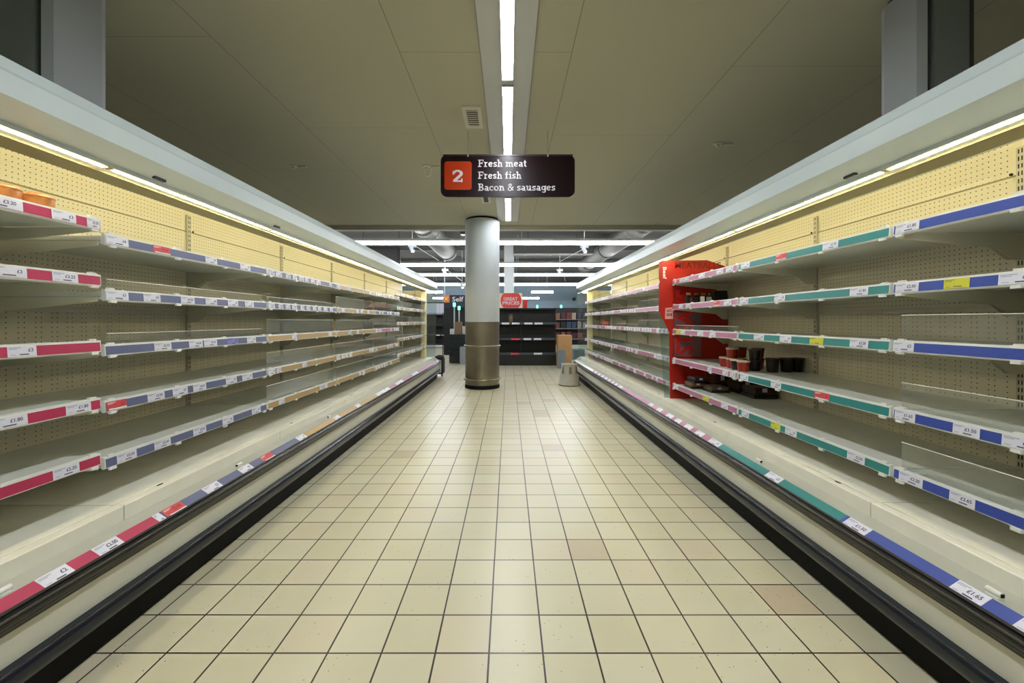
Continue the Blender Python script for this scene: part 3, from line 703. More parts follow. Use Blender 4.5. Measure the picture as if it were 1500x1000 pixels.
# meat packs on the fifth shelf
zs5 = ZR[4]-.010
pkm = [mat('brown meat pack', srgb(150, 100, 62), .35, noise=.6, nscale=28), mat('grey brown meat pack', srgb(128, 108, 84), .35, noise=.6, nscale=25), mat('dark meat pack', srgb(64, 46, 36), .35, noise=.6, nscale=22)]
def pack(x, y, z, dx, dy, h, lab, m, rot=0):
    t = empty('meat_pack', (x, y, z), lab, 'meat pack', 'packs on the fifth shelf')
    MB().box(x-dx/2, x+dx/2, y-dy/2, y+dy/2, z+.0004, z+h*.3).build('tray', blackbox, t, bevel=.006)
    MB().prismZ([(x-dx*.46, y-dy*.46), (x+dx*.46, y-dy*.46), (x+dx*.46, y+dy*.46), (x-dx*.46, y+dy*.46)], z+h*.3+.0004, z+h).build('film_top', m, t, bevel=.01)
    MB().box(x-dx*.15, x+dx*.05, y-dy*.462-.001, y-dy*.462, z+h*.6, z+h*.95).build('front_label', paper, t)
    t.rotation_euler[2] = rot; return t
pack(1.77, 3.93, zs5, .15, .17, .055, 'orange brown meat pack at the left end of the fifth shelf by the red board', pkm[0])
pack(1.86, 3.72, zs5, .17, .18, .05, 'grey brown meat pack lying nearer the viewer on the fifth shelf', pkm[1])
pack(1.78, 3.90, zs5+.056, .15, .18, .05, 'dark meat pack stacked on the orange brown one', pkm[2])
pack(2.00, 3.95, zs5, .17, .2, .13, 'tall dark meat pack behind the others beside the red board', pkm[2])
pack(2.09, 3.70, zs5, .2, .2, .11, 'dark meat pack at the back of the fifth shelf', pkm[2])
pack(2.08, 3.44, zs5, .2, .2, .09, 'dark meat pack furthest along the back of the fifth shelf', pkm[2])
# second shelf, by the board
zs2 = ZR[1]-.010
gold = mat('gold lid', srgb(170, 140, 90), .35, .4)
for i, (x, y) in enumerate(((1.72, 3.96), (1.80, 3.97), (1.87, 3.98), (1.95, 4.0))):
    t = empty('sauce_bottle', (x, y, zs2), ['leftmost dark bottle with gold cap on the second shelf by the red board', 'second dark bottle with gold cap from the left by the red board', 'third dark bottle with gold cap from the left by the red board', 'rightmost dark bottle with gold cap by the red board'][i], 'bottle', 'dark bottles by the red board')
    MB().lathe(x, y, [(.028, zs2+.0004), (.029, zs2+.005), (.029, zs2+.082), (.018, zs2+.094)], 20).build('bottle_body', darkpot, t, smooth=True)
    MB().lathe(x, y, [(.02, zs2+.0944), (.021, zs2+.098), (.021, zs2+.116)], 20).build('cap', gold, t, smooth=True)
wbx = mat('white carton', srgb(226, 220, 205), .5); ybx = mat('yellow carton', srgb(200, 190, 60), .5)
carton(1.775, 1.800, 3.80, 3.84, zs2, .075, 'small white carton in front of the dark bottles on the second shelf', None, wbx)
carton(1.835, 1.868, 3.81, 3.85, zs2, .07, 'small white and yellow carton in front of the dark bottles', None, wbx, band=(ybx, .05, .55))
carton(1.905, 2.03, 3.84, 3.92, zs2, .13, 'black carton on the second shelf beside the white and yellow one', None, blackbox)
carton(1.69, 1.76, 3.82, 3.87, zs2, .065, 'black and red patterned carton in front of the leftmost bottle', None, mat('black red pattern', srgb(60, 18, 16), .4, noise=.8, nscale=60))
# far blue and orange tubs on third shelf
zs3 = ZR[2]-.010
carton(1.74, 1.84, 7.62, 7.74, zs3, .105, 'blue food carton on the third shelf far down the right side', None, mat('blue carton', srgb(26, 62, 120), .4))
carton(1.70, 1.80, 7.42, 7.54, zs3, .105, 'blue and orange food carton on the third shelf far down the right side', None, mat('orange carton', srgb(196, 74, 34), .4), band=(mat('pale label', srgb(220, 150, 120), .5), .3, .8))
# pack on the near right second shelf
t = empty('food_packet', (1.86, 1.50, zs2), 'blue and orange food packet on the second shelf at the right edge', 'food packet')
MB().box(1.79, 1.90, 1.50, 1.58, zs2+.0004, zs2+.018).build('blue_tray', mat('blue tray', srgb(40, 58, 150), .4), t, bevel=.005)
MB().lathe(1.86, 1.455, [(.03, zs2+.0004), (.042, zs2+.012), (.038, zs2+.026), (.02, zs2+.034)], 18).build('orange_bag', mat('orange film', srgb(190, 110, 70), .3, noise=.3, nscale=40), t, smooth=True)
# pies on the near left top shelf
zl1 = Z1[0]-.010
crust = mat('glazed pastry', srgb(214, 146, 84), .3, noise=.5, nscale=35)
foil = mat('clear tray edge', srgb(235, 225, 205), .25)
for i, (x, y) in enumerate(((-1.79, 1.462), (-1.79, 1.572), (-1.79, 1.352))):
    lab = ['golden brown round pie on the left top shelf, middle of the row', 'golden brown round pie on the left top shelf, furthest from the viewer', 'golden brown round pie on the left top shelf, cut off by the picture edge'][i]
    t = empty('pie', (x, y, zl1), lab, 'pie', 'pies on the left top shelf')
    MB().lathe(x, y, [(.040, zl1+.0004), (.047, zl1+.010), (.049, zl1+.046)], 28).build('pastry_case', crust, t, smooth=True)
    MB().lathe(x, y, [(.0495, zl1+.0464), (.051, zl1+.052), (.046, zl1+.060), (.034, zl1+.065), (.012, zl1+.067)], 28).build('pastry_lid', crust, t, smooth=True)

# ---------------------------------------------------------------- aisle sign
Ys = 4.10
def sp_(px, py): return ((px-VX)*Ys/FPX, H-(py-VY)*Ys/FPX)
def rrect(x0, x1, y0, y1, r, n=6):
    out = []
    for cx, cy, a0 in ((x1-r, y0+r, -90), (x1-r, y1-r, 0), (x0+r, y1-r, 90), (x0+r, y0+r, 180)):
        out += [(cx+r*math.cos(math.radians(a0+90*i/n)), cy+r*math.sin(math.radians(a0+90*i/n))) for i in range(n+1)]
    return out
sg = empty('aisle_sign', (sp_(743, 258)[0], Ys, 2.46), 'dark maroon hanging aisle sign numbered 2 for meat, fish, bacon and sausages', 'sign')
MB().prismY([sp_(*p) for p in rrect(645.5, 842, 227, 288, 9)], Ys, Ys+.02).build('sign_board', mat('maroon gloss', srgb(24, 5, 12), .26, spec=.3), sg)
MB().prismY([sp_(*p) for p in rrect(649, 839, 226.2, 228.6, 1)], Ys-.004, Ys-.0005).build('top_rail', mat('dark rail', srgb(40, 20, 26), .3), sg)
MB().prismY([sp_(*p) for p in rrect(651, 691, 236.5, 278, 4)], Ys-.004, Ys-.0005).build('number_square', mat('orange square', srgb(176, 50, 4), .35, spec=.3), sg)
sw_ = mat('white lettering', srgb(206, 198, 204), .5)
def st_(name, s, x0, x1, y0, y1, off, sw=.155):
    m = MB(); k = Ys/FPX
    ox, oz = sp_(x0, y1)
    slab_text(m, s, lambda a, b: (ox+a, Ys-off, oz+b), (x1-x0)*k, (y1-y0)*k, sw)
    return m.build(name, sw_, sg)
st_('number_two', '2', 662, 679, 249, 267, .006, .19)
st_('lettering', 'Fresh meat', 700, 772, 234, 244.5, .003)
st_('lettering', 'Fresh fish', 700, 764, 251.5, 262, .003)
st_('lettering', 'Bacon & sausages', 700, 813.5, 269, 279.5, .003)
for px in (685.5, 802.5):
    x, z = sp_(px, 228)
    MB().tube((x, Ys+.01, z-.004), (x, Ys+.01, CZ), .0022, 6).build('hanging_wire', mat('grey wire', srgb(120, 120, 105), .4), sg)
    MB().box(x-.004, x+.004, Ys-.006, Ys-.0042, z-.012, z+.014).build('hook', rail_w, sg)

# ---------------------------------------------------------------- ceiling fittings
v = empty('ceiling_vent', (-.33, 3.83, CZ), 'small rectangular ceiling vent left of the strip lights above the sign', 'vent')
vm = mat('vent frame', srgb(214, 210, 192), .5)
f = MB(); x0, x1, y0, y1 = -.415, -.245, 3.63, 4.04
f.box(x0, x1, y0, y0+.06, CZ-.012, CZ-.0005); f.box(x0, x1, y1-.06, y1, CZ-.012, CZ-.0005); f.box(x0, x0+.035, y0+.06, y1-.06, CZ-.012, CZ-.0005); f.box(x1-.035, x1, y0+.06, y1-.06, CZ-.012, CZ-.0005)
f.build('vent_frame', vm, v)
MB().box(x0+.035, x1-.035, y0+.06, y1-.06, CZ-.003, CZ-.0005).build('vent_back', mat('vent dark', srgb(60, 58, 46), .7), v)
for i in range(7):
    y = y0+.08+i*.038; MB().box(x0+.036, x1-.036, y, y+.012, CZ-.010, CZ-.0035).build('slat', vm, v)
v = empty('ceiling_vent', (-.35, 6.4, CZ), 'tiny ceiling vent seen just below the aisle sign', 'vent')
MB().box(-.42, -.28, 6.2, 6.6, CZ-.012, CZ-.0005).build('vent_frame', vm, v)
MB().box(-.385, -.315, 6.26, 6.54, CZ-.014, CZ-.0122).build('slat', mat('vent dark', srgb(60, 58, 46), .7), v)
for (x, Y, lab, hook) in ((-2.62, 5.04, 'small ceiling bracket left above the left cabinets', 0), (-1.0, 5.04, 'ceiling bracket with a wire hook left of the aisle sign', 1), (2.22, 4.4, 'small sprinkler on the ceiling above the right cabinets', 0)):
    t = empty('ceiling_bracket', (x, Y, CZ), lab, 'ceiling fitting')
    MB().lathe(x, Y, [(.05, CZ-.0005), (.045, CZ-.012), (.02, CZ-.02), (.015, CZ-.04)], 20).build('rose', vm, t, smooth=True)
    MB().box(x+.06, x+.16, Y-.01, Y+.01, CZ-.02, CZ-.0005).build('plate', vm, t)
    if hook:
        for i in range(8):
            pass
        m = MB(); pts = [(x+.02+.04*math.sin(a), Y, CZ-.08-.05*math.cos(a)) for a in [(-.9+i*.3)*1.6 for i in range(7)]]
        pts = [(pts[0][0], Y, CZ-.03)]+pts+[(pts[-1][0], Y, CZ-.03)]
        for i in range(len(pts)-1): m.tube(pts[i], pts[i+1], .003, 6)
        m.build('wire_hook', rail_w, t)

# ---------------------------------------------------------------- round column
cx, cy, R = -.49, 7.73, .32
col = empty('round_column', (cx, cy, 0), 'round white column with brushed steel lower sleeve in the middle of the aisle end', 'column')
MB().lathe(cx, cy, [(R, 1.213), (R, 3.085)], 64).build('white_sleeve', mat('white column paint', srgb(190, 196, 198), .6, spec=.3, noise=.05, nscale=2), col, smooth=True)
steel = mat('brushed steel', srgb(158, 150, 132), .32, .85, noise=.25, nscale=3)
MB().lathe(cx, cy, [(R-.002, .07), (R-.002, 1.205)], 64).build('steel_sleeve', steel, col, smooth=True)
MB().lathe(cx, cy, [(R-.012, 1.2052), (R-.012, 1.2128)], 64).build('shadow_joint', black_k, col, smooth=True)
MB().lathe(cx, cy, [(R-.015, 3.0852), (R-.015, CZ-.001)], 64).build('top_shadow_gap', black_k, col, smooth=True)
MB().lathe(cx, cy, [(R, .0005), (R+.003, .005), (R+.003, .055), (R-.002, .068)], 64).build('black_base', black_k, col, smooth=True)
def ring(z, rr):
    m = MB(); n = 64; k = 10
    for a in range(n):
        for b in range(k):
            t1, t2 = 2*PI*a/n, 2*PI*b/k; m.v.append((cx+(R+.006+rr*math.cos(t2))*math.cos(t1), cy+(R+.006+rr*math.cos(t2))*math.sin(t1), z+rr*math.sin(t2)))
    for a in range(n):
        for b in range(k):
            m.f.append((a*k+b, ((a+1) % n)*k+b, ((a+1) % n)*k+(b+1) % k, a*k+(b+1) % k)); m.mi.append(0)
    return m.build('steel_ring', steel, col, smooth=True)
ring(.775, .017); ring(.165, .020)

# ---------------------------------------------------------------- kick stool, trolley bag
x, y = 1.17, 8.0
st = empty('step_stool', (x, y, 0), 'pale grey round step stool at the far end of the right cabinets', 'stool')
sm_ = mat('grey stool plastic', srgb(176, 174, 160), .45, noise=.08, nscale=10)
smd = mat('painted stool recess shade', srgb(112, 110, 100), .5)
MB().lathe(x, y, [(.205, .008), (.208, .02), (.196, .035), (.178, .20), (.17, .215)], 48).build('lower_skirt', sm_, st, smooth=True)
MB().lathe(x, y, [(.212, .0005), (.212, .0075)], 48).build('rubber_rim', black_k, st, smooth=True)
MB().lathe(x, y, [(.162, .2152), (.146, .385), (.150, .39), (.152, .40), (.145, .408)], 48).build('upper_step', sm_, st, smooth=True)
MB().lathe(x, y, [(.135, .4082), (.133, .411)], 40).build('rubber_tread', mat('tread grey', srgb(130, 130, 120), .7), st, smooth=True)
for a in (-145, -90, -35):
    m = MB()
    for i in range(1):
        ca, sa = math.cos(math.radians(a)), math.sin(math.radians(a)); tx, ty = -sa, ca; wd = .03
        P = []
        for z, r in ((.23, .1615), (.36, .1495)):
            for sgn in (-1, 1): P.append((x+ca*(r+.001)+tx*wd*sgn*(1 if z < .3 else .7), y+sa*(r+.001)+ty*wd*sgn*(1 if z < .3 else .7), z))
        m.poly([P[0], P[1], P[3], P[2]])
    m.build('foot_recess_shade', smd, st)  # flat patch, recess shade painted on in darker grey
x, y = -1.535, 9.25
tb = empty('trolley_case', (x, y, 0), 'small dark upright wheeled case at the end of the left cabinets', 'trolley case')
cb = mat('charcoal fabric', srgb(40, 38, 42), .7, noise=.3, nscale=30)
MB().box(x-.095, x+.085, y-.1, y+.12, .055, .46).build('case_body', cb, tb, bevel=.02)
MB().box(x+.0855, x+.10, y-.08, y+.10, .08, .40).build('side_pocket', mat('dark grey pocket', srgb(56, 54, 58), .7), tb, bevel=.006)
for dx in (-.06, .06): MB().tube((x+dx-.012, y-.06, .03), (x+dx+.012, y-.06, .03), .0295, 14).build('wheel', black_k, tb, smooth=True)
for dx in (-.05, .05): MB().box(x+dx-.008, x+dx+.008, y-.07, y-.05, .03, .0548).build('wheel_bracket', black_k, tb)
MB().box(x-.05, x+.05, y-.005, y+.02, .4602, .475).build('handle', black_p, tb, bevel=.004)

# ---------------------------------------------------------------- far shop: black shelving with sign
def WP(px, py, Y): return ((px-VX)*Y/FPX, H-(py-VY)*Y/FPX)
blk = mat('matt black shelving', srgb(22, 24, 26), .4); blk2 = mat('black back panel', srgb(12, 13, 14), .5)
Yg = 11.5; gx0, gx1 = -.68, 1.36
gd = empty('black_shelving', ((gx0+gx1)/2, Yg+.25, 0), 'black empty shelving unit facing the aisle end under the round red sign', 'shelving')
MB().box(gx0, gx1, Yg+.45, Yg+.50, .0, 1.60).build('back_panel', blk2, gd)
MB().box(gx0, gx1, Yg, Yg+.449, 0, .30).build('plinth', blk, gd, bevel=.005)
for x in (gx0, .34, gx1-.04):
    MB().box(x, x+.04, Yg+.40, Yg+.449, .301, 1.60).build('upright', blk, gd)
MB().box(gx0, gx1, Yg+.25, Yg+.398, 1.56, 1.60).build('top_hood', blk, gd)
for (z, dpt, tk, nm) in ((1.19, .10, [(735, 746, 0), (750, 761, 0), (768, 780, 0), (783, 795, 0)], 'a'), (.755, .05, [(749, 761, 1), (767, 778, 0), (782, 793, 0)], 'b'), (.352, 0, [(748, 760, 1), (782, 794, 0)], 'c')):
    yf = Yg+dpt
    sh = MB().box(gx0+.01, gx1-.01, yf+.012, Yg+.398, z-.03, z).build('shelf', blk, gd)
    MB().box(gx0+.01, gx1-.01, yf, yf+.011, z-.055, z+.004).build('price_rail', mat('dark rail strip', srgb(62, 70, 78), .3), sh)
    for a, b, r in tk:
        o_ = MB().box((a-VX)*yf/FPX, (b-VX)*yf/FPX, yf-.003, yf-.0005, z-.052, z+.0).build('price_ticket', promo_red if r else paper, sh)
    for x in (gx0+.05, .36, gx1-.08): MB().prismY([(x, z-.031), (x+.004, z-.031), (x+.004, z-.08), (x, z-.08)], yf+.03, Yg+.39).build('bracket', blk, sh)
t = empty('glass_jar', (.065, Yg+.22, 1.19), 'brown jar left alone on the top shelf of the black shelving', 'jar')
MB().lathe(.065, Yg+.22, [(.055, 1.1905), (.06, 1.20), (.06, 1.35), (.05, 1.37)], 24).build('jar_body', mat('brown jar', srgb(120, 100, 66), .3), t, smooth=True)
MB().lathe(.065, Yg+.22, [(.058, 1.3705), (.058, 1.43)], 24).build('lid', mat('grey lid', srgb(80, 84, 88), .4), t, smooth=True)
# GREAT PRICES
Yq = 11.65
gp = empty('offer_sign', (.05, Yq, 1.60), 'cream sign with a round red GREAT PRICES disc above the black shelving', 'sign')
x0, z1 = WP(731.5, 429, Yq); x1, z0 = WP(765, 450.5, Yq)
MB().box(x0, x1, Yq, Yq+.015, 1.602, z1).build('sign_board', mat('cream card', srgb(226, 214, 194), .5), gp)
redc = mat('coral red disc', srgb(214, 66, 54), .5); pts = []
cxp, czp = WP(748.5, 440, Yq); rr = 15.2*Yq/FPX
for i in range(40):
    a = 2*PI*i/40; pts.append((cxp+rr*math.cos(a), min(max(czp+rr*math.sin(a), 1.604), z1-.003)))
MB().prismY(pts, Yq-.004, Yq-.0005).build('red_disc', redc, gp)
flat_text(gp, 'lettering', 'GREAT', 737.5, 758.5, 435, 440, Yq-.006, sw_, .03)
flat_text(gp, 'lettering', 'PRICES', 736, 761, 441, 446, Yq-.006, sw_, .03)
t = empty('small_red_sign', (.45, Yq+.1, 1.60), 'small plain red sign on top of the black shelving right of the round sign', 'sign')
MB().box(.40, .53, Yq+.1, Yq+.11, 1.601, 1.83).build('sign_board', mat('red card', srgb(206, 30, 36), .5), t); MB().box(.41, .52, Yq+.1, Yq+.11, 1.8305, 1.86).build('white_header', rail_w, t)
# cardboard and grey panel
cdb = mat('brown cardboard', srgb(188, 146, 96), .7, noise=.1, nscale=8)
t = MB().box(*[(p-VX)*10.9/FPX for p in (817.5, 838)], 10.9, 11.3, 0.0005, .86).build('cardboard_box', cdb, bevel=.004); tag(t, 'tall plain brown cardboard box right of the black shelving', 'cardboard box')
t = MB().box(*[(p-VX)*10.75/FPX for p in (817, 828)], 10.75, 10.80, 0.0005, .49).build('grey_board', mat('grey plastic board', srgb(120, 132, 138), .5)); tag(t, 'grey plastic board leaning in front of the cardboard box', 'board')
t = MB().box(*[(p-VX)*13/FPX for p in (840, 856)], 12.9, 13.4, 0.0005, .35).build('storage_tub', mat('grey green tub', srgb(96, 116, 114), .5), bevel=.02); tag(t, 'low grey green storage tub on the floor behind the step stool', 'storage tub')

# newspaper and magazine rack at the right
rk = empty('magazine_rack', (2.1, 16.2, 0), 'cluttered dark magazine rack beyond the cardboard box on the right', 'magazine rack')
MB().box(1.78, 3.6, 16.3, 16.4, 0.3, 1.75).build('rack_back', blk, rk)
for i, z in enumerate((.55, .95, 1.30)):
    MB().box(1.78, 3.6, 15.9+.1*i, 16.299, z-.03, z).build('rack_shelf', mat('grey rack shelf', srgb(120, 120, 120), .5), rk)
for x in (1.78, 3.56): MB().box(x, x+.04, 16.25, 16.299, 0, .3).build('leg', blk, rk)
rr_ = random.Random(3)
mcols = [srgb(*c) for c in ((120, 60, 50), (60, 60, 90), (190, 170, 150), (90, 40, 60), (40, 40, 44), (150, 110, 80), (60, 80, 110), (170, 90, 80))]
adj = ['red brown', 'indigo', 'pale', 'plum', 'black', 'tan', 'blue', 'salmon']
posn = ['bottom', 'middle', 'top']
for i, z in enumerate((.55, .95, 1.30)):
    for j in range(8):
        x = 1.84+j*.21; k = rr_.randrange(8); h = rr_.uniform(.2, .28); wd = rr_.uniform(.14, .19)
        o_ = MB().box(x, x+wd, 16.06+.05*i, 16.08+.05*i, z+.0005, z+h).build('magazine', mat('cover '+adj[k], mcols[k], .5, noise=.5, nscale=18))
        tag(o_, f'{adj[k]} magazine on the {posn[i]} shelf of the cluttered rack, number {j+1} from its left end' if False else f'{adj[k]} magazine {["at the left end of", "second from the left on", "third from the left on", "left of the middle of", "right of the middle of", "third from the right on", "second from the right on", "at the right end of"][j]} the {posn[i]} rack shelf', 'magazine', 'magazines on the far rack')

# left background
ds = empty('dark_shelving', (-3.1, 19.5, 0), 'dark shelving far behind the left cabinets beneath the white notices', 'shelving')
MB().box(-4.4, -2.75, 19.7, 19.8, 0.1, 1.55).build('back_panel', blk2, ds)
for z in (.12, .55, 1.0, 1.5): MB().box(-4.4, -2.75, 19.2, 19.69, z, z+.04).build('shelf', blk, ds)
for x in (-4.4, -2.78): MB().box(x, x+.03, 19.2, 19.69, 0, .119).build('leg', blk, ds)
for x in (-3.35, -3.1, -2.9): MB().box(x, x+.17, 19.19, 19.199, .55, .60).build('price_ticket', paper, ds)
cr = empty('bread_crate_stack', (-1.45, 12.2, 0), 'stack of black plastic crates left of the round column', 'crates')
for i in range(5):
    z = .02+i*.165
    o_ = MB().box(-1.72, -1.16, 12.0, 12.4, z, z+.15).build('black_crate', mat('black crate plastic', srgb(20, 26, 32), .35), cr, bevel=.008)
    MB().box(-1.73, -1.15, 11.99, 12.41, z+.1505, z+.1645).build('crate_rim', mat('crate rim', srgb(44, 56, 64), .3), cr)
bx = MB().box(*[(p-VX)*12.1/FPX for p in (666, 676)], 12.1, 12.35, .846, 1.21).build('cardboard_box', mat('dull cardboard', srgb(128, 104, 84), .7), bevel=.004); tag(bx, 'small brown carton standing on the black crates', 'cardboard box')
bx = MB().box(*[(p-VX)*12.15/FPX for p in (677, 683)], 12.15, 12.35, .846, 1.08).build('white_box', mat('white card', srgb(200, 204, 200), .6), bevel=.004); tag(bx, 'white box on the black crates beside the brown carton', 'box')
bx = MB().box(*[(p-VX)*12.05/FPX for p in (659, 665.5)], 12.05, 12.35, .846, 1.0).build('white_box', mat('white card', srgb(200, 204, 200), .6), bevel=.004); tag(bx, 'low white box on the left end of the black crates', 'box')
bx = MB().box(*[(p-VX)*11.85/FPX for p in (674, 683)], 11.75, 11.95, .0005, .50).build('grey_bin', mat('grey bin', srgb(140, 150, 154), .5), bevel=.01); tag(bx, 'light grey bin standing against the black crates by the column', 'bin')
# self checkout sign
Yc = 14.0
sc_ = empty('checkout_sign', (-1.8, Yc, 1.75), 'dark hanging self checkout sign with an orange square, left of the column', 'sign')
x0, z1 = WP(649, 432, Yc); x1, z0 = WP(715, 450, Yc)
MB().box(x0, x1, Yc, Yc+.03, z0, z1).build('sign_board', mat('navy board', srgb(22, 22, 36), .4), sc_)
a0, b0 = WP(649, 443, Yc); a1, b1 = WP(658.5, 432, Yc)
MB().box(a0, a1, Yc-.004, Yc-.0005, b0, b1).build('orange_square', mat('orange brown square', srgb(186, 112, 60), .4), sc_)
k_ = Yc/FPX
for aa in ((651, 434.5, 656.5, 440.5), (651, 440.5, 656.5, 434.5)):
    p0 = WP(aa[0], aa[1], Yc); p1 = WP(aa[2], aa[3], Yc)
    MB().tube((p0[0], Yc-.008, p0[1]), (p1[0], Yc-.008, p1[1]), .012, 6).build('icon_bar', mat('pale orange print', srgb(230, 180, 120), .5), sc_)
flat_text(sc_, 'lettering', 'Self c', 662.5, 686, 434.5, 441.5, Yc-.004, sw_, .01)
for x in (x0+.05, x1-.05): MB().tube((x, Yc+.015, z1), (x, Yc+.015, 3.95), .012, 6).build('hanging_rod', white_metal, sc_)
t = empty('dark_partition', (-1.9, 15, 0), 'dark low wall of the checkout area under its sign', 'partition')
MB().box(*[(p-VX)*15/FPX for p in (650, 700)], 15, 15.1, 0.0005, 1.72).build('panel', blk2, t)
MB().box((650-VX)*15/FPX, (700-VX)*15/FPX, 14.98, 15.12, 1.7205, 1.74).build('capping', mat('dark rail strip', srgb(62, 70, 78), .3), t)
t = empty('notice_sheets', (-2.1, 12, 1.4), 'pair of white notice sheets on a dark stand left of the checkout sign', 'notice')
x0, z1 = WP(637, 444, 12); x1, z0 = WP(650, 458, 12); xm = (x0+x1)/2
MB().box(x0-.6, xm-.006, 12, 12.01, z0, z1).build('sheet', paper, t); MB().box(xm+.006, x1, 12, 12.01, z0, z1).build('sheet', paper, t)
MB().box(x0-.6, x1, 11.99, 12.02, z1+.0005, z1+.03).build('header_rail', blk, t)
MB().tube((x1-.03, 12.03, 0), (x1-.03, 12.03, z1), .012, 8).build('stand_pole', blk, t)
green = mat('green lamp', (.1, 1.0, .55, 1), .4, emit=3.0)
for px, py, Y, lab in ((665.5, 446, 13, 'checkout lamp pole with green light left of the column, the taller one'), (672.5, 451, 13.6, 'checkout lamp pole with green light beside the column'),
                  (787, 449, 18, 'checkout lamp pole with green light above the black shelving'), (822, 449, 17, 'checkout lamp pole with green light left of the magazine rack')):
    x, z = WP(px, py, Y); t = empty('checkout_lamp', (x, Y, 0), lab, 'checkout lamp', 'checkout lamps')
    MB().tube((x, Y, 0), (x, Y, z-.06), .022, 8).build('pole', mat('pale pole', srgb(190, 200, 200), .4), t, smooth=True)
    MB().tube((x, Y, z-.0595), (x, Y, z+.06), .04, 10).build('green_light', green, t, smooth=True)
# framed dark panel hung behind left canopy
Yf = 12.0; fp = empty('hanging_frame', (-3.7, Yf, 3.0), 'dark rectangular frame hanging beyond the left canopy', 'frame')
x0, z1 = WP(530, 361, Yf); x1, z0 = WP(586, 398, Yf); fr = mat('dark frame', srgb(48, 48, 46), .5)
for a, b, c, d in ((x0, x1, z1-.06, z1), (x0, x1, z0, z0+.06), (x0, x0+.06, z0+.0605, z1-.0605), (x1-.08, x1, z0+.0605, z1-.0605)):
    MB().box(a, b, Yf, Yf+.05, c, d).build('frame_bar', fr, fp)
MB().box(x0+.0605, x1-.0805, Yf+.02, Yf+.03, z0+.0605, z1-.0605).build('dark_screen', mat('dark screen', srgb(70, 72, 70), .3), fp)
for x in (x0+.03, x1-.04): MB().tube((x, Yf+.025, z1), (x, Yf+.025, 3.95), .008, 6).build('hanging_rod', fr, fp)

# second column, ducts, beams
sc2 = MB().box(*[(p-VX)*14.2/FPX for p in (738.5, 753)], 14.2, 14.5, 0, 3.949).build('square_column', mat('grey white column', srgb(186, 192, 190), .6)); tag(sc2, 'slim square grey column behind the round sign', 'column')
dm = mat('galvanised duct', srgb(104, 106, 100), .6)
for (x, z, y0, y1, r, lab) in ((-1.95, 3.45, 8.5, 13.4, .28, 'round duct running away beneath the open ceiling left of the column'), (3.1, 3.5, 8.5, 17, .28, 'round duct running away beneath the open ceiling on the right')):
    t = empty('air_duct', (x, y0, z), lab, 'air duct')
    MB().tube((x, y0, z), (x, y1, z), r, 24).build('duct_pipe', dm, t, smooth=True)
    for yy in (y0+1.5, y0+4.5, y0+7.5): MB().tube((x, yy, z), (x, yy+.05, z), r+.015, 24).build('flange', mat('duct flange', srgb(110, 112, 110), .5), t, smooth=True)
    for yy in (y0+2, y0+6): MB().tube((x, yy, z+r), (x, yy, 3.95), .01, 6).build('hanger', dm, t)
t = empty('air_duct', (2, 12.6, 3.3), 'flat rectangular duct crossing under the open ceiling right of the column', 'air duct')
MB().box(.15, 2.6, 12.6, 13.0, 3.28, 3.62).build('duct_box', dm, t, bevel=.02)
for x in (.5, 1.3, 2.2): MB().box(x, x+.03, 12.59, 13.01, 3.27, 3.63).build('flange', mat('duct flange', srgb(110, 112, 110), .5), t)
for x in (.6, 2.1): MB().tube((x, 12.8, 3.63), (x, 12.8, 3.95), .01, 6).build('hanger', dm, t)
for i, yy in enumerate((9.6, 11.2, 14.6, 18.4, 23)):
    struct('trim_%d' % (i+2), MB().box(-12, 12, yy, yy+.18, 3.72, 3.949), mat('grey beam', srgb(84, 86, 82), .7))
t = empty('ceiling_unit', (-.35, 9.0, 3.7), 'small dark box unit under the open ceiling left of the round column', 'ceiling unit')
MB().box(-1.05, -.72, 9.0, 9.2, 3.12, 3.28).build('unit_box', fr, t, bevel=.01); MB().tube((-.9, 9.1, 3.28), (-.9, 9.1, 3.95), .012, 6).build('hanging_rod', fr, t)

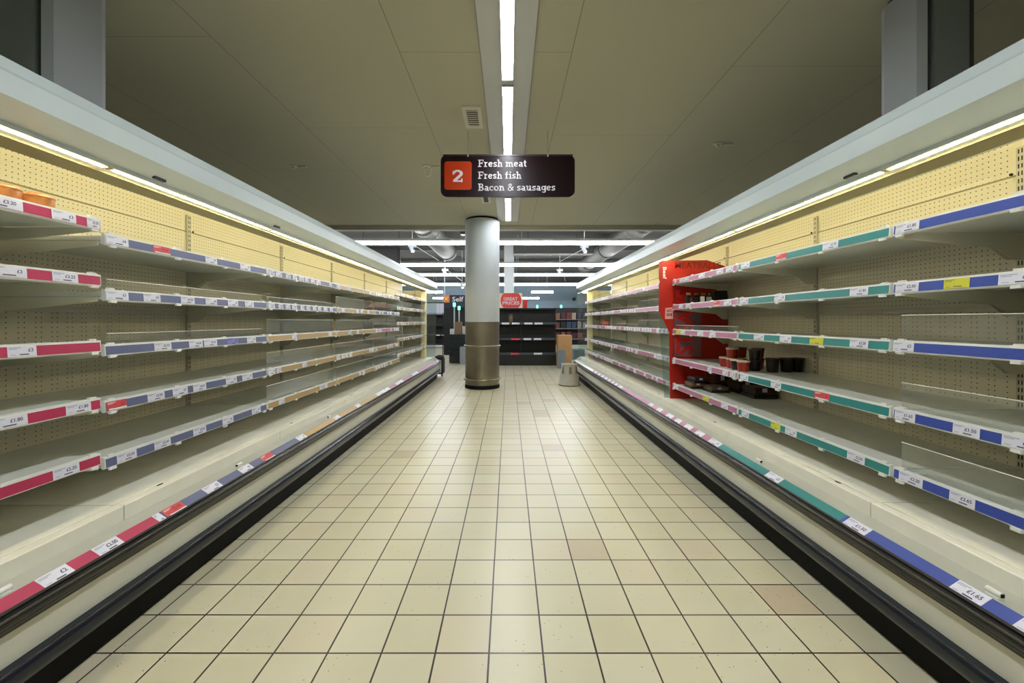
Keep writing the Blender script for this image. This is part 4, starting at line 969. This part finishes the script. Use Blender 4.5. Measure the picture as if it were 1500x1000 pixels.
# linear lights beyond
far_led = mat('far linear diffuser', (.93, .94, 1.0, 1), .5, emit=E_FAR)
rows = [(355, 3.0, -6, 6), (387.5, 3.0, -6.5, 6.5), (402.5, 3.0, -7, 7), (416.5, 3.0, -7.5, 7.5), (427.5, 2.95, -5.6, -3.9), (427.5, 2.95, 1.35, 2.65), (436.5, 2.8, -5.2, -3.1), (436.5, 2.8, .85, 2.1), (427.5, 2.95, 4.4, 6.4)]
rl = ['nearest long linear light crossing beyond the aisle', 'second long linear light crossing beyond the aisle', 'third long linear light crossing beyond the aisle', 'fourth long linear light crossing beyond the aisle',
      'short linear light left of the column above the checkout sign', 'short linear light right of the column', 'shortest low linear light left of the column', 'lowest short linear light right of the column', 'short far linear light over the right cabinet end']
for (py, z, xa, xb), lab in zip(rows, rl):
    Y = FPX*(z-H)/(VY-py)
    t = empty('linear_light', ((xa+xb)/2, Y, z), lab, 'linear light', 'linear lights beyond the aisle')
    thick = .075 if Y < 20 else .10
    MB().box(xa, xb, Y, Y+.09, z+thick/2+.0005, z+thick/2+.05).build('housing', gear, t)
    n = max(1, int((xb-xa)/1.5)); L = (xb-xa)/n
    for i in range(n): MB().box(xa+i*L+.006, xa+(i+1)*L-.006, Y, Y+.09, z-thick/2, z+thick/2).build('diffuser', far_led, t)
    for x in (xa+.4, (xa+xb)/2+.3, xb-.4): MB().tube((x, Y+.045, z+thick/2+.05), (x, Y+.045, 3.95), .008, 6).build('suspension_rod', white_metal, t)
# spot heads
spw = mat('white spotlight', srgb(215, 225, 228), .35); spe = mat('spot lens', (1, 1, 1, 1), .3, emit=2.5)
for px, py, Y, dx, lab in ((604, 362, 10.4, .3, 'white spotlight head under the nearest long light on the left'), (652, 397, 13.5, .25, 'white spotlight head further back on the left'), (856, 363, 10.4, -.28, 'white spotlight head under the nearest long light on the right'), (820, 397, 14, .12, 'white spotlight head further back on the right'), (677, 417, 15.0, .1, 'white spotlight head close to the left side of the column')):
    x, z = WP(px, py, Y); t = empty('spotlight', (x, Y, z), lab, 'spotlight', 'spotlights beyond the aisle')
    MB().box(x-.10, x+.10, Y-.05, Y+.05, z+.0, z+.07).build('gear_box', spw, t, bevel=.01)
    MB().tube((x-.03, Y, z-.001), (x+.02, Y-.03, z-.11), .05, 16).build('lamp_head', spw, t, smooth=True)
    MB().tube((x+.022, Y-.032, z-.114), (x+.024, Y-.034, z-.120), .035, 16).build('lens', spe, t, smooth=True)
    MB().tube((x, Y, z+.07), (x, Y, 3.95), .01, 6).build('hanging_rod', spw, t)
    MB().tube((x+.08, Y, z+.03), (x+dx*2, Y+.4, z-.28), .008, 6).build('stay_wire', spw, t)
t = MB().tube((pxX(841, 30.9), 30.99, H+32*30.9/FPX), (pxX(841, 30.9), 30.9, H+32*30.9/FPX), .13, 20).build('wall_clock', blk); tag(t, 'small dark round clock on the far blue grey wall', 'clock')

for o in bpy.data.objects:
    if '_w' in o: del o['_w']
